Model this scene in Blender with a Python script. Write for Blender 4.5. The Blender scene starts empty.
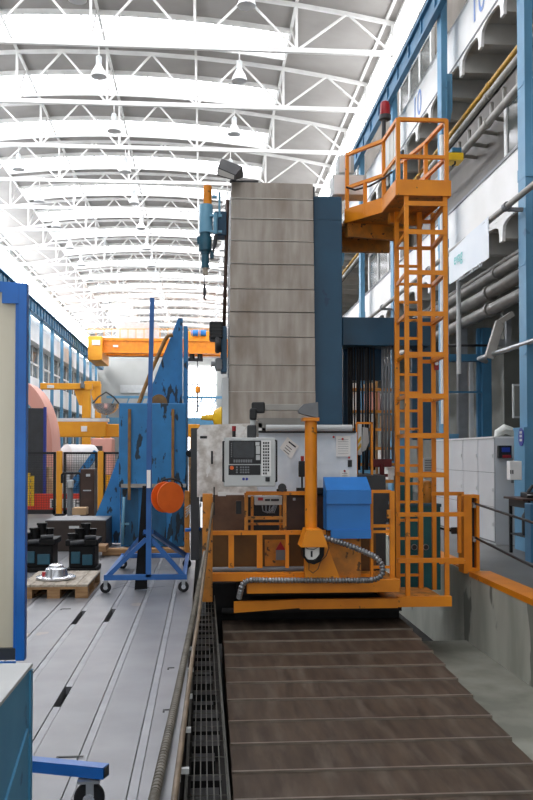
import bpy, bmesh, math, random
from mathutils import Vector, Matrix
random.seed(7)
SC = bpy.context.scene
COL = SC.collection
# ------------------------------------------------------------------ camera frame
F = 870.0
H = 1.6
TH = math.atan(63.0/870); PI_ = math.atan(22.0/870); PY0 = 431.0   # slight tilt, the rest of the view is lens shift
RT = Vector((math.cos(TH), -math.sin(TH), 0))
FW = Vector((math.sin(TH)*math.cos(PI_), math.cos(TH)*math.cos(PI_), math.sin(PI_)))
UP = RT.cross(FW)
EYE = Vector((0, 0, H))
def ray(px, py): return RT*((px-266.5)/F) + UP*((PY0-py)/F) + FW
def at(px, py, Y):
    d = ray(px, py); return EYE + d*(Y/d.y)
def atz(px, py, z):
    d = ray(px, py); return EYE + d*((z-H)/d.z)
def atx(px, py, X):
    d = ray(px, py); return EYE + d*(X/d.x)
def rect(a, b, c, d, Y):
    p = at(a, b, Y); q = at(c, d, Y)
    return min(p.x, q.x), max(p.x, q.x), min(p.z, q.z), max(p.z, q.z)

# ------------------------------------------------------------------ materials
def lin(h):
    h = h.lstrip('#'); v = [int(h[i:i+2], 16)/255 for i in (0, 2, 4)]
    return tuple((c/12.92 if c <= .04045 else ((c+.055)/1.055)**2.4) for c in v) + (1,)
MATS = {}
def mat(name, c1, c2=None, sc=3.0, st=(1, 1, 1), rough=.5, metal=0.0, bump=0.0, lo=.35, hi=.65, det=6, emit=0, chips=None, chip=.62, chipsc=4, chipst=(1, 1, 1), soft=.02):
    m = bpy.data.materials.new(name); m.use_nodes = True
    nt = m.node_tree; b = nt.nodes['Principled BSDF']
    b.inputs['Roughness'].default_value = rough; b.inputs['Metallic'].default_value = metal
    b.inputs['Base Color'].default_value = lin(c1)
    N = nt.nodes.new; L = nt.links.new
    if c2 or bump or chips:
        tc = N('ShaderNodeTexCoord'); mp = N('ShaderNodeMapping'); mp.inputs['Scale'].default_value = st
        L(tc.outputs['Object'], mp.inputs['Vector'])
        nz = N('ShaderNodeTexNoise'); nz.inputs['Scale'].default_value = sc; nz.inputs['Detail'].default_value = det
        L(mp.outputs['Vector'], nz.inputs['Vector'])
        out = None
        if c2:
            r = N('ShaderNodeValToRGB'); r.color_ramp.elements[0].position = lo; r.color_ramp.elements[1].position = hi
            r.color_ramp.elements[0].color = lin(c1); r.color_ramp.elements[1].color = lin(c2)
            L(nz.outputs['Fac'], r.inputs['Fac']); out = r.outputs['Color']
        if chips:
            m2 = N('ShaderNodeMapping'); m2.inputs['Scale'].default_value = chipst; L(tc.outputs['Object'], m2.inputs['Vector'])
            n2 = N('ShaderNodeTexNoise'); n2.inputs['Scale'].default_value = chipsc; n2.inputs['Detail'].default_value = 5
            L(m2.outputs['Vector'], n2.inputs['Vector'])
            r2 = N('ShaderNodeValToRGB'); r2.color_ramp.elements[0].position = chip; r2.color_ramp.elements[1].position = chip+soft
            r2.color_ramp.elements[0].color = (0, 0, 0, 1); r2.color_ramp.elements[1].color = (1, 1, 1, 1)
            L(n2.outputs['Fac'], r2.inputs['Fac'])
            mx = N('ShaderNodeMixRGB'); L(r2.outputs['Color'], mx.inputs['Fac'])
            if out: L(out, mx.inputs['Color1'])
            else: mx.inputs['Color1'].default_value = lin(c1)
            mx.inputs['Color2'].default_value = lin(chips); out = mx.outputs['Color']
        if out: L(out, b.inputs['Base Color'])
        if bump:
            bp = N('ShaderNodeBump'); bp.inputs['Strength'].default_value = bump; bp.inputs['Distance'].default_value = .02
            L(nz.outputs['Fac'], bp.inputs['Height']); L(bp.outputs['Normal'], b.inputs['Normal'])
    if emit:
        b.inputs['Emission Color'].default_value = lin(c1); b.inputs['Emission Strength'].default_value = emit
    if name in ('pit_dark', 'black_oily', 'rubber', 'tray_wire', 'way_cover'): b.inputs['Specular IOR Level'].default_value = .2
    MATS[name] = m
    return m
mat('orange', '#f0930f', '#dc8210', sc=2.5, rough=.45, chips='#8a5a1c', chip=.68, chipsc=9)
mat('orange_worn', '#d8882a', '#a8702c', sc=6, rough=.55, chips='#5c4020', chip=.62, chipsc=14)
mat('yellow', '#f7ac26', '#f09f1c', sc=2, rough=.45)
mat('yellow_paint', '#f2c41c', '#dcae14', sc=4, rough=.45)
mat('navy', '#1a4c68', '#16425c', sc=2, rough=.45, chips='#163a56', chip=.66, chipsc=3)
mat('steel_blue', '#5f96b8', '#568bac', sc=1.5, rough=.5, chips='#4a7898', chip=.7, chipsc=3)
mat('girder_blue', '#356f92', '#2f6484', sc=2, rough=.5)
mat('plate_blue', '#2f86c4', '#2b76ad', sc=2.5, rough=.5, chips='#1c3444', chip=.575, chipsc=3.2, chipst=(2.0, 1, .75))
mat('plate_blue_shade', '#1d5f88', '#174a6c', sc=3, st=(2, 1, .6), rough=.5, chips='#16222a', chip=.58, chipsc=4, chipst=(2, 1, .7))  # plate blue darkened for the recess shade, chipped as well
mat('frame_blue', '#1f6cc0', '#185ca8', sc=3, rough=.35)
mat('mast_blue', '#2c66aa', '#245694', sc=3, rough=.4)
mat('bin_blue', '#2b7fd0', '#2876c2', sc=2, rough=.4)
mat('cabinet_blue', '#3f86ac', '#5b9fc0', sc=2.5, st=(1, .6, .9), rough=.5, chips='#2c6488', chip=.62, chipsc=3)
mat('actuator_blue', '#6fa3bc', '#6094ae', sc=4, rough=.4)
mat('teal_dark', '#265c70', '#1e4c5c', sc=4, rough=.4)
mat('teal', '#1c6e74', '#17585e', sc=2, rough=.45)
mat('white_paint', '#f4f4f2', '#e8e8e6', sc=2, rough=.6)
mat('roof_white', '#9b9792', '#8e8a85', sc=.6, rough=.8)
mat('truss_white', '#dddcd8', '#d2d1cd', sc=2, rough=.6)
mat('fascia_white', '#fbfaf8', '#f0efeb', sc=.8, rough=.75)
mat('soffit', '#c9c8c3', '#b4b3ae', sc=1.2, rough=.85, bump=.1)
mat('gallery_dark', '#8c847a', '#70695f', sc=.9, rough=.7)
mat('wall_grey', '#84857f', '#74756f', sc=.9, rough=.8)
mat('wall_light', '#d6d6d2', '#c6c6c2', sc=.4, rough=.8)
mat('concrete', '#c0c2b6', '#a0a296', sc=1.6, st=(1, 1, .35), rough=.85, bump=.15, chips='#7b7d74', chip=.6, chipsc=1.4, chipst=(1, 1, .4))
mat('shop_floor', '#6c6d6c', '#585957', sc=.8, rough=.45)
mat('bed_plate', '#828386', '#737477', sc=2.2, rough=.38, metal=.2, chips='#8a8078', chip=.69, chipsc=2.2)
mat('slot_strip', '#929497', '#84868a', sc=5, rough=.42, metal=.2)
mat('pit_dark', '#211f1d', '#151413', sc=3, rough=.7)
mat('way_cover', '#584b3f', '#423830', sc=3, st=(3.5, .5, 1), rough=.5, metal=.25, chips='#6e6459', chip=.5, chipsc=2.5, chipst=(3, .5, 1), soft=.3)
mat('way_edge', '#9a9186', '#857c72', sc=6, rough=.35, metal=.6)
mat('column_cover', '#b3aba1', '#958b80', sc=2.2, st=(4, 1, .6), rough=.5, metal=.15, lo=.3, hi=.7, chips='#75624f', chip=.5, chipsc=1.3, chipst=(1.8, 1, .8), soft=.3)
mat('lip_highlight', '#d2ccc4', rough=.5)  # paler than the covers: light caught by the lips put into their colour
mat('sheet_mottled', '#eeebe6', '#b8b0a6', sc=9, rough=.35, metal=.2, chips='#e4e2de', chip=.6, chipsc=6)
mat('board', '#e2eaf2', '#d4dee8', sc=5, rough=.4)
mat('brown_black', '#35271f', '#281d17', sc=4, rough=.5)
mat('brown_panel', '#6a4c36', '#553a28', sc=5, rough=.5)
mat('brown_orange', '#6e4a1c', '#5a3c18', sc=4, rough=.6)
mat('brown_dark', '#4a3226', '#3a261c', sc=4, rough=.5)
mat('black', '#17181a', rough=.5)
mat('black_oily', '#1a1a1b', '#0e0e0f', sc=6, rough=.55)
mat('dark_grey', '#3a3c3f', '#303234', sc=4, rough=.5)
mat('mid_grey', '#7d8083', '#6d7073', sc=4, rough=.45)
mat('light_grey', '#c7cac9', '#bcbfbe', sc=3, rough=.5)
mat('locker_grey', '#d3d5d6', '#c9cbcc', sc=1.5, rough=.5)
mat('paper', '#f3f2ee', rough=.8)
mat('ink', '#2a2a2e', rough=.8)
mat('screen', '#161a1e', '#20262b', sc=8, rough=.2)
mat('steel', '#b8bbbe', '#a2a5a8', sc=5, rough=.3, metal=.8)
mat('pipe_grey', '#8d8a84', '#7a7772', sc=3, rough=.45, metal=.3)
mat('pipe_light', '#aaa7a0', '#98958e', sc=3, rough=.5)
mat('pipe_yellow', '#c89a2c', '#b0862a', sc=4, rough=.5)
mat('red', '#b01c24', '#98161e', sc=4, rough=.4)
mat('red_board', '#d8412c', '#c83826', sc=2, rough=.5)
mat('reel_orange', '#ea6a24', '#da5f1e', sc=4, rough=.4)
mat('pink', '#f2b3a2', '#eaa795', sc=1.2, rough=.6)
mat('wood', '#a9845c', '#8a6844', sc=5, st=(1, 8, 8), rough=.7)
mat('wood_grey', '#b6ac9c', '#94897a', sc=5, st=(6, 1, 6), rough=.7)
mat('pole_brown', '#a4773c', '#7c5830', sc=6, rough=.6)
mat('hose', '#7c776c', '#5f5a50', sc=8, rough=.6)
mat('tray_wire', '#55554f', '#45453f', sc=6, rough=.5, metal=.4)
mat('pole_grey', '#7a6a54', '#5c4e3c', sc=6, rough=.6)
mat('ledge_dark', '#8f9085', '#76776d', sc=2, rough=.9)
mat('conduit', '#a8aaac', '#6d6f71', sc=2, rough=.35, metal=.6)
mat('screen_board', '#d6ceb9', '#c8bfa8', sc=2, st=(2, 2, .4), rough=.6)
mat('tin', '#d8dade', '#bfc2c6', sc=8, rough=.25, metal=.8)
mat('cardboard', '#c9a884', '#b6946e', sc=3, rough=.8)
mat('sheeting', '#e9ebe4', '#d8dcd4', sc=4, rough=.35)
mat('banner', '#eef3f7', '#e6edf3', sc=1.2, rough=.5)
mat('banner_teal', '#7fd0cc', rough=.6)
mat('number_blue', '#7f9bd8', '#98b0e0', sc=8, rough=.6)
mat('sign_blue', '#28348c', rough=.4)
mat('skylight_glass', '#f9f9ff', rough=.4, emit=5.2)
mat('far_wall', '#b3b4b0', '#a6a7a3', sc=.3, rough=.8)
mat('partition_brown', '#5f574e', '#4d463f', sc=.9, rough=.4)
mat('clerestory_glass', '#f8faff', rough=.3, emit=11)
mat('dark_red', '#6e1c20', '#561418', sc=5, rough=.5)
mat('window_glass', '#f8faff', rough=.3, emit=5.0)
mat('dim_glass', '#5e625f', '#4c504e', sc=.8, rough=.12)
mat('rubber', '#202022', '#2a2a2c', sc=8, rough=.7)
mat('glow_display', '#22358c', rough=.3, emit=.12)

def each(name, m, parent, fns):
    for f in fns:
        b = B(); f(b); b.build(name, m, parent)
# ------------------------------------------------------------------ mesh collector
class B:
    def __init__(s): s.bm = bmesh.new(); s.mi = 0; s.mats = []
    def m(s, i): s.mi = i; return s
    def _f(s, fs):
        for f in fs: f.material_index = s.mi
    def hull(s, vs, faces):
        v = [s.bm.verts.new(p) for p in vs]; fs = []
        for f in faces:
            try: fs.append(s.bm.faces.new([v[i] for i in f]))
            except ValueError: pass
        s._f(fs); return fs
    def box(s, x0, x1, y0, y1, z0, z1, bev=0):
        vs = [(x0, y0, z0), (x1, y0, z0), (x1, y1, z0), (x0, y1, z0), (x0, y0, z1), (x1, y0, z1), (x1, y1, z1), (x0, y1, z1)]
        fs = s.hull(vs, [(0, 3, 2, 1), (4, 5, 6, 7), (0, 1, 5, 4), (1, 2, 6, 5), (2, 3, 7, 6), (3, 0, 4, 7)])
        if bev:
            es = list({e for f in fs for e in f.edges})
            r = bmesh.ops.bevel(s.bm, geom=es, offset=bev, segments=2, profile=.5, affect='EDGES'); s._f(r['faces'])
        return s
    def rb(s, a, b, c, d, Y, dep, bev=0):          # box with front face on the given sight rectangle at distance Y
        x0, x1, z0, z1 = rect(a, b, c, d, Y); return s.box(x0, x1, Y, Y+dep, z0, z1, bev)
    def prism(s, poly, ax, a0, a1):                # poly in the two other axes, extruded along ax
        def mk(p, a): return {'y': (p[0], a, p[1]), 'x': (a, p[0], p[1]), 'z': (p[0], p[1], a)}[ax]
        n = len(poly); vs = [mk(p, a0) for p in poly]+[mk(p, a1) for p in poly]
        s.hull(vs, [tuple(range(n))[::-1], tuple(range(n, 2*n))]+[(i, (i+1) % n, n+(i+1) % n, n+i) for i in range(n)]); return s
    def pprism(s, pts, Y, dep):                    # prism from sight points at distance Y
        return s.prism([(at(a, b, Y).x, at(a, b, Y).z) for a, b in pts], 'y', Y, Y+dep)
    def bar(s, p, q, w, h=None):
        p = Vector(p); q = Vector(q); h = h or w; d = (q-p).normalized()
        a = Vector((0, 0, 1)) if abs(d.z) < .95 else Vector((0, 1, 0))
        sx = d.cross(a).normalized()*(w/2); sy = sx.cross(d).normalized()*(h/2)
        vs = [p-sx-sy, p+sx-sy, p+sx+sy, p-sx+sy, q-sx-sy, q+sx-sy, q+sx+sy, q-sx+sy]
        s.hull(vs, [(0, 3, 2, 1), (4, 5, 6, 7), (0, 1, 5, 4), (1, 2, 6, 5), (2, 3, 7, 6), (3, 0, 4, 7)]); return s
    def tube(s, pts, r, n=8, cap=True):
        pts = [Vector(p) for p in pts]; rings = []; prev = None
        for i, p in enumerate(pts):
            t = ((pts[min(i+1, len(pts)-1)]-p).normalized()+(p-pts[max(i-1, 0)]).normalized())
            t = t.normalized() if t.length > 1e-6 else Vector((0, 0, 1))
            if prev is None:
                a = Vector((0, 0, 1)) if abs(t.z) < .9 else Vector((1, 0, 0)); u = t.cross(a).normalized()
            else: u = (prev-t*prev.dot(t)).normalized()
            prev = u; w = t.cross(u); rr = r[i] if isinstance(r, (list, tuple)) else r
            rings.append([s.bm.verts.new(p+(u*math.cos(k*2*math.pi/n)+w*math.sin(k*2*math.pi/n))*rr) for k in range(n)])
        fs = []
        for a, b in zip(rings, rings[1:]):
            for k in range(n): fs.append(s.bm.faces.new([a[k], a[(k+1) % n], b[(k+1) % n], b[k]]))
        for f in fs: f.smooth = True
        if cap: fs += [s.bm.faces.new(rings[0][::-1]), s.bm.faces.new(rings[-1])]
        s._f(fs); return s
    def cyl(s, p, q, r0, r1=None, n=20): return s.tube([p, q], [r0, r1 if r1 is not None else r0], n)
    def lathe(s, c, prof, n=20):                   # profile (r, z) about the vertical axis through c
        c = Vector(c); return s.tube([c+Vector((0, 0, z)) for r, z in prof], [max(r, .0005) for r, z in prof], n)
    def build(s, name, mats, parent=None, org=None, props=None):
        bmesh.ops.recalc_face_normals(s.bm, faces=s.bm.faces[:])
        for e in s.bm.edges:
            if len(e.link_faces) == 2 and e.calc_face_angle(0) > .65: e.smooth = False
        me = bpy.data.meshes.new(name)
        if parent is not None: o_ = Vector(parent['_o'])
        elif org is not None: o_ = Vector(org)
        else:
            cs = [v.co for v in s.bm.verts]
            o_ = Vector(((min(c.x for c in cs)+max(c.x for c in cs))/2, (min(c.y for c in cs)+max(c.y for c in cs))/2, min(c.z for c in cs)))
        for v in s.bm.verts: v.co -= o_
        s.bm.to_mesh(me); s.bm.free()
        for k in ([mats] if isinstance(mats, str) else mats): me.materials.append(MATS[k])
        o = bpy.data.objects.new(name, me); COL.objects.link(o)
        o['_o'] = tuple(o_)
        if parent is not None: o.parent = parent
        else: o.location = o_
        return o
def tag(o, label=None, cat=None, group=None, kind=None):
    if label: o['label'] = label
    if cat: o['category'] = cat
    if group: o['group'] = group
    if kind: o['kind'] = kind
    return o
def thing(name, label, cat, loc, group=None):
    o = bpy.data.objects.new(name, None); COL.objects.link(o); o.location = loc; o['_o'] = tuple(loc); o.empty_display_size = .1
    return tag(o, label, cat, group)
def struct(name, b, m, parent=None):
    o = b.build(name, m, parent)
    if parent is None: o['kind'] = 'structure'
    return o
def single(name, b, m, label, cat, group=None): return tag(b.build(name, m), label, cat, group)
def dup(o, loc, label=None, parent=None):
    c = o.copy(); COL.objects.link(c)
    if parent is None:
        c.location = loc
        if label: c['label'] = label
    else: c.parent = parent
    for ch in list(o.children): dup(ch, None, None, c)
    return c
def text(name, body, m, parent, pos, xdir, up, size, ext=.002):
    cu = bpy.data.curves.new(name, 'FONT'); cu.body = body; cu.size = size; cu.extrude = ext
    t = bpy.data.objects.new(name, cu); COL.objects.link(t)
    me = bpy.data.meshes.new_from_object(t.evaluated_get(bpy.context.evaluated_depsgraph_get()))
    bpy.data.objects.remove(t)
    x = Vector(xdir).normalized(); y = Vector(up).normalized(); z = x.cross(y); o_ = Vector(parent['_o'])
    for v in me.vertices: v.co = Vector(pos)-o_ + x*v.co.x + y*v.co.y + z*v.co.z
    me.materials.clear(); me.materials.append(MATS[m])
    o = bpy.data.objects.new(name, me); COL.objects.link(o); o.parent = parent; o['_o'] = tuple(o_)
    return o
# ================================================================== THE HALL
XL, XR, XC = -14.3, 6.6, -3.85
TY = [4.4+5*k for k in range(-3, 22)]
def zr(x): return 17.6-1.0*((x-XC)/10.45)**2
def arc(n=14, a=XL, b=XR): return [a+(b-a)*i/n for i in range(n+1)]
def roof_strip(b, xa, xb, y0, y1, n, th=.12, dz=0):
    xs = arc(n, xa, xb)
    poly = [(x, zr(x)+dz) for x in xs]+[(x, zr(x)+dz+th) for x in xs[::-1]]
    b.prism(poly, 'y', y0, y1)
b = B()
for y in TY:
    for i in range(1):
        roof_strip(b, XL-.3, XR+.3, y-.85, y+2.0, 16)
        roof_strip(b, XL-.3, -10.8, y+2.0, y+4.15, 3)
        roof_strip(b, 3.17, XR+.3, y+2.0, y+4.15, 3)
struct('ceiling', b, 'roof_white')
for i, y in enumerate(TY):
    b = B(); roof_strip(b, -10.8, 3.17, y+2.0, y+4.15, 12, .03, .1)
    w = struct('window_%d' % (i+1), b, 'skylight_glass')
    b = B()
    for j in range(21):
        x = -10.8+13.97*j/20
        b.bar((x, y+2.0, zr(x)+.06), (x, y+4.15, zr(x)+.06), .045, .07)
    xs = arc(12, -10.8, 3.17)
    for yy in (y+2.0, y+4.15):
        for p, q in zip(xs, xs[1:]): b.bar((p, yy, zr(p)+.0), (q, yy, zr(q)+.0), .1, .35)
    b.build('window_frame', 'truss_white', w)
# trusses
NX = [6.67-3.5*k for k in range(7)]
for y in TY:
    b = B()
    b.bar((XL, y, 15.42), (XR, y, 15.42), .12, .17)
    xs = arc(12)
    for p, q in zip(xs, xs[1:]): b.bar((p, y, zr(p)-.14), (q, y, zr(q)-.14), .11, .13)
    for j, x in enumerate(NX):
        xx = max(min(x, XR-.1), XL+.1)
        b.bar((xx, y, 15.42), (xx, y, zr(xx)-.1), .085)
        for s in (-1, 1):
            xm = x+s*1.75
            if XL < xm < XR: b.bar((xx, y, 15.42), (xm, y, zr(xm)-.14), .07)
    struct('roof_truss', b, 'truss_white')
b = B()                                    # purlins and the knee braces between the trusses
for x in [6.3, 3.17, -.33, -3.83, -7.33, -10.8, -14.0]:
    b.bar((x, TY[0], zr(x)-.03), (x, TY[-1], zr(x)-.03), .1, .12)
for y in TY[:-1]:
    for x in NX[1:-1]:
        b.bar((x, y, 15.45), (x, y+1.7, zr(x)-.1), .05)
struct('trim_1', b, 'truss_white')
# pendant lamps under the trusses
lamp0 = None
for y in TY[6:20]:
    for ci, x in enumerate((-8.3, -3.55, 1.2)):
        if lamp0 is None:
            lamp0 = thing('high_bay_lamp', 'x', 'ceiling lamp', (x, y, 14.3), 'white high bay lamps under the roof trusses')
            b = B(); b.lathe((x, y, 14.3), [(.27, 0), (.26, .06), (.21, .2), (.13, .34), (.1, .4), (.02, .42)], 20); b.build('lamp_shade', 'white_paint', lamp0)
            b = B(); b.lathe((x, y, 14.68), [(.1, 0), (.1, .3), (.05, .34)], 14); b.build('lamp_housing', 'light_grey', lamp0)
            b = B(); b.cyl((x, y, 15.0), (x, y, 15.36), .02, n=8); b.build('suspension_rod', 'truss_white', lamp0)
            o = lamp0
        else: o = dup(lamp0, (x, y, 14.3))
        k = TY.index(y)-6
        row = ('in outer roof row away from the columns', 'in middle roof row', 'in roof row above the machine')[ci]
        nth = ('first', 'second', 'third', 'fourth', 'fifth', 'sixth', 'seventh', 'eighth', 'ninth', 'tenth', 'eleventh', 'twelfth', 'thirteenth', 'fourteenth')[k]
        o['label'] = 'white bell-shaped lamp %s, %s truss' % (row, nth)

# ---------------------------------------------------------------- floors and pit
b = B()
slots = [-.33, -.63, -.92, -1.21, -1.5, -1.8, -2.1, -2.4, -2.7, -3.0, -3.3, -3.6, -3.9, -4.2, -4.5, -4.8]
prev = -.115
for x in slots:
    b.box(x+.027, prev, -3, 17.5, -.08, 0); prev = x-.027
b.box(-14.3, prev, -3, 17.5, -.08, 0)
fp = struct('floor_plate', b, 'bed_plate')
b = B()
holes = {-.92: [(5.62, 6.1), (8.4, 9.1)], -1.21: [(8.3, 9.0)]}
for x in slots:
    y0 = -3
    for a, c in holes.get(x, []): b.box(x-.022, x+.022, y0, a, -.06, -.004); y0 = c
    b.box(x-.022, x+.022, y0, 17.5, -.06, -.004)
b.build('slot_strip', 'slot_strip', fp)
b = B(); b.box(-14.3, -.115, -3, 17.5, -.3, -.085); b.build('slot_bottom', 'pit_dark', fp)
b = B()
for (px, py, l) in ((70, 757, .14), (171, 668, .05), (167, 710, .05), (66, 609, .1)):
    p = atz(px, py, 0); b.box(p.x-l/2, p.x+l/2, p.y-.008, p.y+.008, 0, .004); b.box(p.x-l/2, p.x-l/2+.012, p.y-.05, p.y, 0, .004)
b.build('lifting_slot', 'black', fp)
b = B()
b.box(-14.3, -.115, 17.5, 112, -.3, -.01); b.box(3.83, 13, -6, 112, -.3, 0); b.box(-.115, 3.83, 34, 112, -.3, -.012)
struct('floor', b, 'shop_floor')
b = B(); b.box(3.55, 3.83, -6, 34, -1.6, 0); struct('wall_trench', b, 'concrete')
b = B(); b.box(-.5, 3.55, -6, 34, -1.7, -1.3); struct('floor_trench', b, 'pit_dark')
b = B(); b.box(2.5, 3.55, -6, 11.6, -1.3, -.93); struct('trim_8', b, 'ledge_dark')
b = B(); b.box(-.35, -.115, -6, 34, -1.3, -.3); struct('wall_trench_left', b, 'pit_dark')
b = B(); b.prism([(3.57, 0.0), (3.83, 0.0), (3.83, .02), (3.57, .02)], 'y', -6, 11.45); b.box(3.545, 3.57, -6, 11.45, -.05, .02); b.box(3.57, 3.83, 12, 34, 0, .02)
struct('trim_2', b, 'orange')

# ---------------------------------------------------------------- right side building
b = B(); b.box(XR, XR+.3, -6, 112, 11.5, 16.8); struct('wall_right', b, 'wall_light')
for i in range(18):
    y = 14.6+5*i
    b = B(); b.box(XR-.06, XR-.01, y, y+4.6, 13.6, 16.3); w = struct('window_%d' % (31+i), b, 'window_glass')
    b = B()
    for j in range(5): b.box(XR-.1, XR-.06, y+j*1.15-.03, y+j*1.15+.03, 13.6, 16.3)
    b.box(XR-.1, XR-.06, y, y+4.6, 14.9, 14.96); b.build('window_frame', 'truss_white', w)
CY = [-1.15, 3.85, 8.85]+[13.85+5*k for k in range(19)]
# crane girder
b = B()
b.box(5.06, 5.24, -6, 110, 11.84, 11.92); b.box(5.14, 5.18, -6, 110, 11.43, 11.84); b.box(5.08, 5.22, -6, 110, 11.35, 11.43)
for k in range(90): b.box(5.10, 5.14, 0+k*1.25, .08+k*1.25, 11.43, 11.84)
for k in range(22): b.box(5.09, 5.14, CY[k]-.12, CY[k]+.12, 11.43, 11.7)
g = struct('trim_3', b, 'girder_blue')
b = B(); b.box(5.1, 5.2, -6, 110, 11.92, 12.06); b.build('crane_rail', 'dark_grey', g)
# columns
for y in CY[2:]:
    b = B()
    b.box(5.27, 5.29, y, y+.33, 0, 12.0); b.box(5.39, 5.41, y, y+.33, 0, 12.0); b.box(5.29, 5.39, y+.01, y+.03, 0, 12.0); b.box(5.29, 5.39, y+.28, y+.3, 0, 12.0)
    b.box(5.2, 5.6, y-.06, y+.42, 0, 2.0); b.box(5.19, 5.61, y-.07, y+.43, 1.98, 2.02)
    b.box(5.265, 5.42, y-.012, y+.345, 6.15, 6.35)
    for z in (3.2, 4.7, 7.7, 9.2): b.box(5.262, 5.27, y+.04, y+.29, z, z+.05)
    b.prism([(5.41, 8.9), (5.5, 9.05), (5.55, 9.3), (5.55, 10.1), (5.41, 10.1)], 'y', y+.1, y+.25)
    struct('column', b, 'steel_blue')
# galleries: fascia with scalloped lower edge, ribs, soffit
def fascia(zt, zs, zp, zc, per, y0, name):
    b = B(); n = int((100-y0)/per)
    b.box(5.65, 5.72, y0-14, y0+n*per, zs, zt)
    poly = []
    for i in range(-8, n):
        y = y0+i*per; w = .09
        pts = [(y-w, zc), (y+w, zc)]
        for j in range(9):
            t = math.pi*j/8; c = -math.cos(t); s = math.sin(t)**.6
            pts.append((y+per/2+c*(per/2-w), zc+.16+(zp-zc-.16)*s))
        pts = pts+[(y+per-w, zs), (y-w, zs)]
        b.prism(pts, 'x', 5.655, 5.715)
    struct(name, b, 'fascia_white')
fascia(11.35, 10.36, 10.3, 9.92, 1.33, 16.0, 'wall_right_upper_fascia')
fascia(7.15, 6.06, 6.0, 5.63, 1.33, 16.15, 'wall_right_lower_fascia')
b = B(); b.box(5.64, 5.66, 2, 100, 10.33, 10.37); b.box(5.63, 5.68, 2, 100, 7.1, 7.16); struct('trim_4', b, 'mid_grey')
b = B()
for zc, zs, ry in ((9.97, 10.4, 16.0), (5.68, 6.1, 16.15)):
    b.box(5.72, 9, 2, 100, zs, zs+.25)
    for i in range(-8, 60): b.box(5.72, 9, ry+i*1.33-.09, ry+i*1.33+.09, zc, zs)
struct('ceiling_gallery', b, 'soffit')
b = B(); b.box(8.6, 8.9, -6, 100, 6.2, 10.4); struct('wall_right_gallery', b, 'gallery_dark')
b = B(); b.box(8.6, 8.9, -6, 100, 0, 6.0); b.box(7.2, 8.6, 20.4, 20.6, 0, 5.6); struct('wall_right_ground', b, 'wall_grey')
b = B(); b.box(6.1, 6.25, -6, 100, 11.35, 13.6); struct('wall_right_attic', b, 'gallery_dark')
# windows: upper storey white framed, and the gallery screens
def framed(name, X, y0, y1, z0, z1, n, glass='dim_glass'):
    b = B(); b.box(X+.03, X+.05, y0, y1, z0, z1); w = struct(name, b, glass)
    b = B(); t = .07
    for j in range(n+1):
        y = y0+(y1-y0)*j/n; b.box(X, X+.1, y-t, y+t, z0, z1)
    b.box(X, X+.1, y0, y1, z0, z0+.12); b.box(X, X+.1, y0, y1, z1-.12, z1); b.build('window_frame', 'white_paint', w)
framed('window_61', 6.0, 22.5, 26.1, 11.3, 12.9, 3)
framed('window_62', 6.0, 32.5, 36.1, 11.3, 12.9, 3)
framed('window_63', 5.95, 9.5, 16.7, 7.15, 8.55, 2)
framed('window_64', 5.95, 26.0, 31.0, 7.15, 8.8, 3)
b = B(); b.box(6.3, 6.36, 12, 30, 7.15, 9.7); struct('wall_right_partition', b, 'partition_brown')
# numbers on the upper fascia
fas = bpy.data.objects['wall_right_upper_fascia']
for (ay, az) in ((17.86, 10.62), (23.0, 10.5)):
    text('numerals', '10', 'number_blue', fas, (5.64, ay, az), (0, -1, 0), (0, 0, 1), .95)
# services along the galleries
for nm, lab, X, z, r, m, y1 in (
    ('gas_pipe', 'thin yellow gas pipe along the upper gallery under the scalloped soffit', 5.75, 9.05, .05, 'pipe_yellow', 60),
    ('water_pipe', 'beige pipe running beside the yellow gas pipe, upper of the pair', 5.72, 8.82, .065, 'pipe_light', 60),
    ('drain_pipe', 'pale grey lower pipe below the yellow gas pipe on upper gallery', 5.72, 8.27, .075, 'pipe_light', 22),
    ('cable_conduit', 'dark grey conduit tucked between yellow and beige gallery pipes', 5.9, 8.95, .045, 'dark_grey', 60),
    ('steam_pipe', 'thick grey pipe directly under the lower gallery soffit', 5.9, 5.22, .11, 'pipe_grey', 60),
    ('heating_pipe', 'thick grey pipe in the middle of the lower gallery pipe run', 5.75, 4.82, .13, 'pipe_grey', 60),
    ('return_pipe', 'lowest thick grey pipe of the lower gallery pipe run', 5.75, 4.48, .12, 'pipe_grey', 60),
    ('branch_pipe', 'slim grey pipe just above the three thick lower pipes', 6.1, 5.5, .06, 'pipe_grey', 60)):
    b = B(); b.cyl((X, 4, z), (X, y1, z), r, n=14)
    t = single(nm, b, m, lab, 'pipe')
    each('pipe_coupling', m, t, [lambda b, k=k: b.cyl((X, 12+k*5.0, z), (X, 12.12+k*5.0, z), r*1.25, n=14) for k in range(3)])
b = B(); b.cyl((5.0, 3, 5.68), (5.0, 60, 5.68), .05, n=12)
t = single('handrail_pipe', b, 'pipe_light', 'light grey pipe clamped across the front of the blue columns', 'pipe')
each('pipe_clamp', 'mid_grey', t, [lambda b, y=y: b.cyl((5.0, y+.08, 5.68), (5.0, y+.2, 5.68), .075, n=12).box(5.02, 5.27, y+.1, y+.16, 5.6, 5.66) for y in CY[3:8]])
b = B(); b.tube([(5.3, 4, 3.35), (5.3, 15.9, 3.42), (5.3, 16.4, 3.42), (5.6, 16.9, 3.42)], .045, 10)
single('railing_pipe', b, 'steel', 'silver pipe sloping past the blue portal below the thick pipes', 'pipe')
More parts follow.
